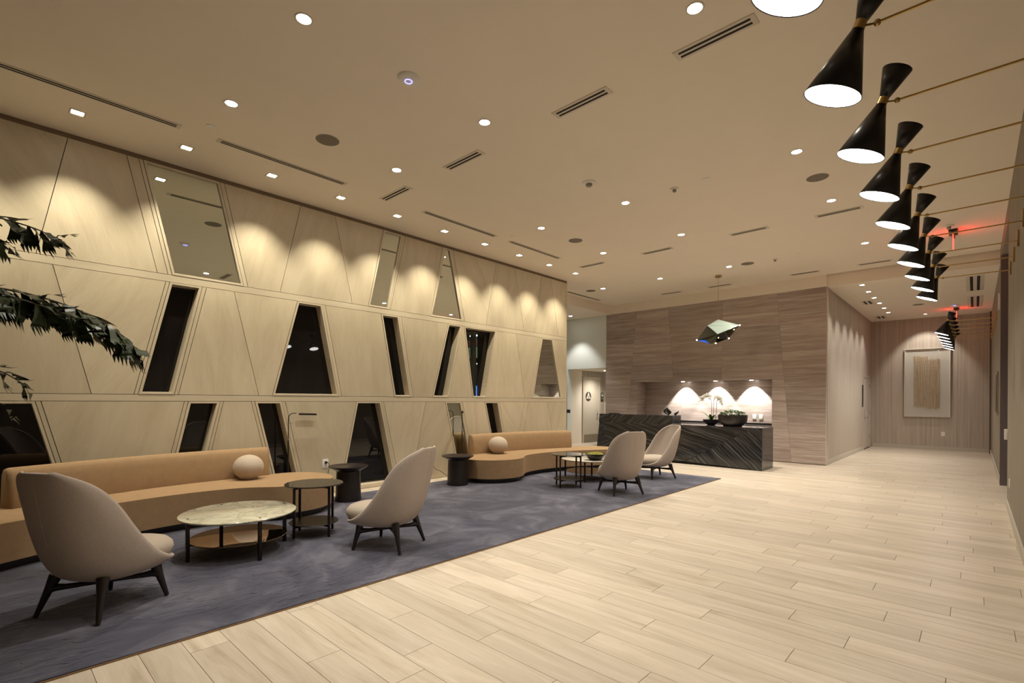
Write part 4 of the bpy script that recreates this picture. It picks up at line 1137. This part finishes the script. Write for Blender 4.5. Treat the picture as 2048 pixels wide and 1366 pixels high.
for x, y, z, r, lab in ((-3.347, 4.9, HC, .085, 'white smoke detector with a ribbed core in the middle of the ceiling'), (-2.669, 5.72, HC, .05, 'small white detector beside a sprinkler cap mid-ceiling'), (-2.649, 9.77, HC, .05, 'small white detector above the reception desk'), (-.29, 9.6, HC, .06, 'white detector just in front of the red exit sign')):
    t = thing('smoke_detector', lab, 'detector', (x, y, z))
    bm = bmesh.new(); lathe(bm, [(0, -.014), (r * .9, -.014), (r, -.008), (r, 0), (0, 0)], 36); obj('base_plate', bm, PLASTIC, t)
    bm = bmesh.new(); lathe(bm, [(0, -.045), (r * .3, -.045), (r * .42, -.035), (r * .45, -.014), (0, -.014)], 24); obj('sensor_core', bm, KICK, t)
for x, y, z, lab in ((-2.282, 5.713, HC, 'white sprinkler cap beside the small detector mid-ceiling'), (-5.287, 1.479, HC, 'white sprinkler cap between the long vents near the plant'), (-2.264, 9.703, HC, 'white sprinkler cap above the right end of the desk'),
                  (-5.47, 9.736, HC, 'white sprinkler cap left of the pendant'), (-5.315, 5.687, HC, 'white sprinkler cap beside the long vents near the wall end'), (-.9, 12.6, HS, 'white sprinkler cap in the hall ceiling')):
    t = thing('sprinkler_cap', lab, 'sprinkler', (x, y, z), 0, 'sprinkler caps')
    bm = bmesh.new(); cyl(bm, (0, 0, -.007), (0, 0, 0), .037, .037, 28); obj('cap', bm, PLASTIC, t)
# exit signs, edge on
for x, y, z, lab in ((-.25, 9.95, HC, 'red glowing exit sign hanging before the hall beam'), (-.346, 16.5, HS, 'red glowing exit sign hanging deep in the hall')):
    t = thing('exit_sign', lab, 'sign', (x, y, z))
    boxo('canopy', (-.05, -.15, -.03), (.05, .15, 0), BLACKM, t, .003)
    boxo('housing', (-.018, -.15, -.075), (.018, .15, -.03), BLACKM, t, .003)
    boxo('lit_panel', (-.004, -.15, -.26), (.004, .15, -.075), REDL, t)
    l = bpy.data.lights.new('sign_light', 'POINT'); l.energy = .2; l.color = (1, .02, .01); l.shadow_soft_size = .03
    for s_ in (-1, 1):
        lo = bpy.data.objects.new('sign_light', l); COL.objects.link(lo); lo.location = (s_ * .10, 0, -.06); lo.parent = t

# ------------------------------------------------------------------ faceted pendant
t = thing('faceted_pendant', 'faceted mirrored glass pendant with small bulbs above the desk', 'pendant light', (-3.85, 10.3, HC))
O = Vector((-3.85, 10.3, HC))
PV = dict(A=(-3.85, 10.3, 2.965), B=(-3.413, 10.25, 2.80), C=(-4.304, 10.33, 2.581), D=(-3.866, 10.22, 2.475), E=(-3.70, 10.48, 2.586), F=(-4.0, 10.12, 2.826), G=(-3.772, 10.05, 2.631), H=(-3.985, 10.2, 2.468), K=(-4.10, 10.25, 2.565))
PV = {k: Vector(v) - O for k, v in PV.items()}
def facet(ks, m):
    bm = bmesh.new(); P = [PV[k] for k in ks]; c_ = sum(P, Vector()) / len(P)
    P = [c_ + (p - c_) * .965 for p in P]
    n = (P[1] - P[0]).cross(P[2] - P[0]).normalized()
    a = [bm.verts.new(p) for p in P]; b = [bm.verts.new(p + n * .004) for p in P]
    bm.faces.new(a); bm.faces.new(b[::-1])
    for i in range(len(P)): j = (i + 1) % len(P); bm.faces.new((a[i], b[i], b[j], a[j]))
    obj('facet', bm, m, t, False)
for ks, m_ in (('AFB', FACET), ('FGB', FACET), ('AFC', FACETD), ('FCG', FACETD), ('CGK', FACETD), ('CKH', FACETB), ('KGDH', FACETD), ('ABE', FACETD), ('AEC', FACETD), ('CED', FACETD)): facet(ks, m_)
bm = bmesh.new()
for e in ('AB', 'AC', 'FB', 'FG', 'GB', 'AF', 'FC', 'CD', 'DE', 'EB', 'GD', 'AE', 'CE'): tube(bm, [PV[e[0]], PV[e[1]]], .0028, 6)
obj('wire_frame', bm, BLACKM, t)
bm = bmesh.new(); cyl(bm, (0, 0, -.035), (0, 0, 0), .065, .065, 32); obj('canopy', bm, BRASS, t)
bm = bmesh.new(); cyl(bm, (0, 0, -.035), PV['A'], .0045, seg=10); obj('rod', bm, BRASS, t)
for k in 'BCDE':
    bm = bmesh.new(); sphere(bm, PV[k], .012, u=12, v=8); obj('bulb', bm, BULB, t)

# ------------------------------------------------------------------ fishtail palm at the left edge
palm = thing('fishtail_palm', 'dark green fishtail palm reaching in over the near sofa', 'plant', (-4.72, -.95, 0))
po = Vector((-4.72, -.95, 0))
bm = bmesh.new(); lathe(bm, [(0, RZ), (.15, RZ), (.2, .3), (.21, .38), (.195, .38), (.18, .33), (0, .33)]); obj('pot', bm, CERAM, palm)
bm = bmesh.new(); cyl(bm, (0, 0, .325), (0, 0, .34), .18, .18, 24); obj('soil', bm, SOIL, palm)
bm = bmesh.new(); tube(bm, [(0, 0, .3), (.01, .02, .9), (-.02, .05, 1.5), (-.05, .10, 2.0)], .03, 10, [.035, .03, .024, .012]); obj('trunk', bm, STEMM, palm)
def leaflet(bm, p, d, nrm, l, rr):
    """jagged fishtail leaflet: narrow at the base, ragged wide end"""
    d = d.normalized(); s_ = nrm.cross(d).normalized(); n2 = d.cross(s_)
    top = []; bot = []; K = 5
    for i in range(K + 1):
        t_ = i / K; wd = l * (.06 + .34 * t_ ** 1.1)
        c_ = p + d * l * t_ * .85 + n2 * (-.25 * l * t_ * t_)
        top.append(bm.verts.new(c_ + s_ * wd * rr.uniform(.75, 1.15) + n2 * rr.uniform(-.018, .018))); bot.append(bm.verts.new(c_ - s_ * wd * .8 - n2 * l * .08 * t_))
        if i == K: mid = c_
        if i: 
            bm.faces.new((top[i - 1], top[i], bot[i], bot[i - 1]))
    # ragged teeth on the end
    T = 5; prev = top[-1]
    for i in range(1, T + 1):
        q = top[-1].co.lerp(bot[-1].co, i / T); tip = top[-1].co.lerp(bot[-1].co, (i - .5) / T) + d * l * rr.uniform(.10, .50) - n2 * l * rr.uniform(0, .1)
        tv = bm.verts.new(tip); nv = bot[-1] if i == T else bm.verts.new(q)
        bm.faces.new((prev, tv, nv)); prev = nv
fronds = [  # control points of each rachis (world), leaflet length, count
    ([(-4.74, -.88, 1.85), (-4.80, -.35, 2.0), (-4.86, .10, 2.035), (-4.88, .45, 1.965), (-4.89, .70, 1.83), (-4.89, .87, 1.66)], .20, 66),
    ([(-4.72, -.88, 1.80), (-4.70, -.45, 1.95), (-4.72, -.05, 2.00), (-4.75, .3, 1.93), (-4.78, .55, 1.84)], .19, 46),
    ([(-4.76, -.85, 1.9), (-4.84, -.5, 2.33), (-4.92, -.1, 2.52), (-4.98, .20, 2.53), (-5.0, .42, 2.47)], .18, 34),
    ([(-4.74, -.88, 1.8), (-4.85, -.5, 2.22), (-4.92, -.15, 2.40), (-4.97, .14, 2.38)], .18, 28),
    ([(-4.72, -.9, 1.25), (-4.78, -.5, 1.45), (-4.85, .0, 1.50), (-4.88, .22, 1.38)], .16, 16),
    ([(-4.70, -.92, 1.1), (-4.75, -.55, 1.34), (-4.80, -.15, 1.36), (-4.82, .12, 1.24)], .15, 14),
    ([(-4.72, -.9, 1.7), (-4.5, -1.3, 2.1), (-4.3, -1.7, 2.0), (-4.2, -1.9, 1.8)], .17, 14),
    ([(-4.72, -.9, 1.7), (-5.1, -1.3, 2.0), (-5.4, -1.6, 1.9)], .17, 12),
    ([(-4.72, -.9, 1.9), (-4.4, -.95, 2.4), (-4.1, -1.1, 2.4), (-3.95, -1.2, 2.2)], .16, 12)]
for fi, (P, ll_, cnt) in enumerate(fronds):
    rr = random.Random(fi + 11)
    C_ = [Vector(p) - po for p in catmull(P, 8)]
    bm = bmesh.new(); tube(bm, C_, .006, 6, [.010 - .007 * i / (len(C_) - 1) for i in range(len(C_))])
    fr = obj('frond', bm, STEMM, palm)
    for k in range(cnt):
        u_ = .22 + .78 * (k + .5) / cnt if fi < 6 else .2 + .8 * (k + .5) / cnt
        i = min(len(C_) - 2, int(u_ * (len(C_) - 1))); p = C_[i]; tn = (C_[i + 1] - C_[max(0, i - 1)]).normalized()
        sd = tn.cross(Vector((0, 0, 1))).normalized() * (1 if k % 2 else -1)
        d_ = tn * rr.uniform(.3, 1.0) + sd * rr.uniform(.1, 1.0) + Vector((0, 0, rr.choice((rr.uniform(-1.3, -.5), rr.uniform(-.5, .5)))))
        if k >= cnt - 2: d_ = tn + sd * .15 + Vector((0, 0, -.4))
        bm = bmesh.new(); leaflet(bm, p, d_, Vector((0, 0, 1)), ll_ * rr.uniform(.75, 1.2) * (1 - .25 * u_), rr)
        obj('leaflet', bm, LEAFM, fr, ang=30)
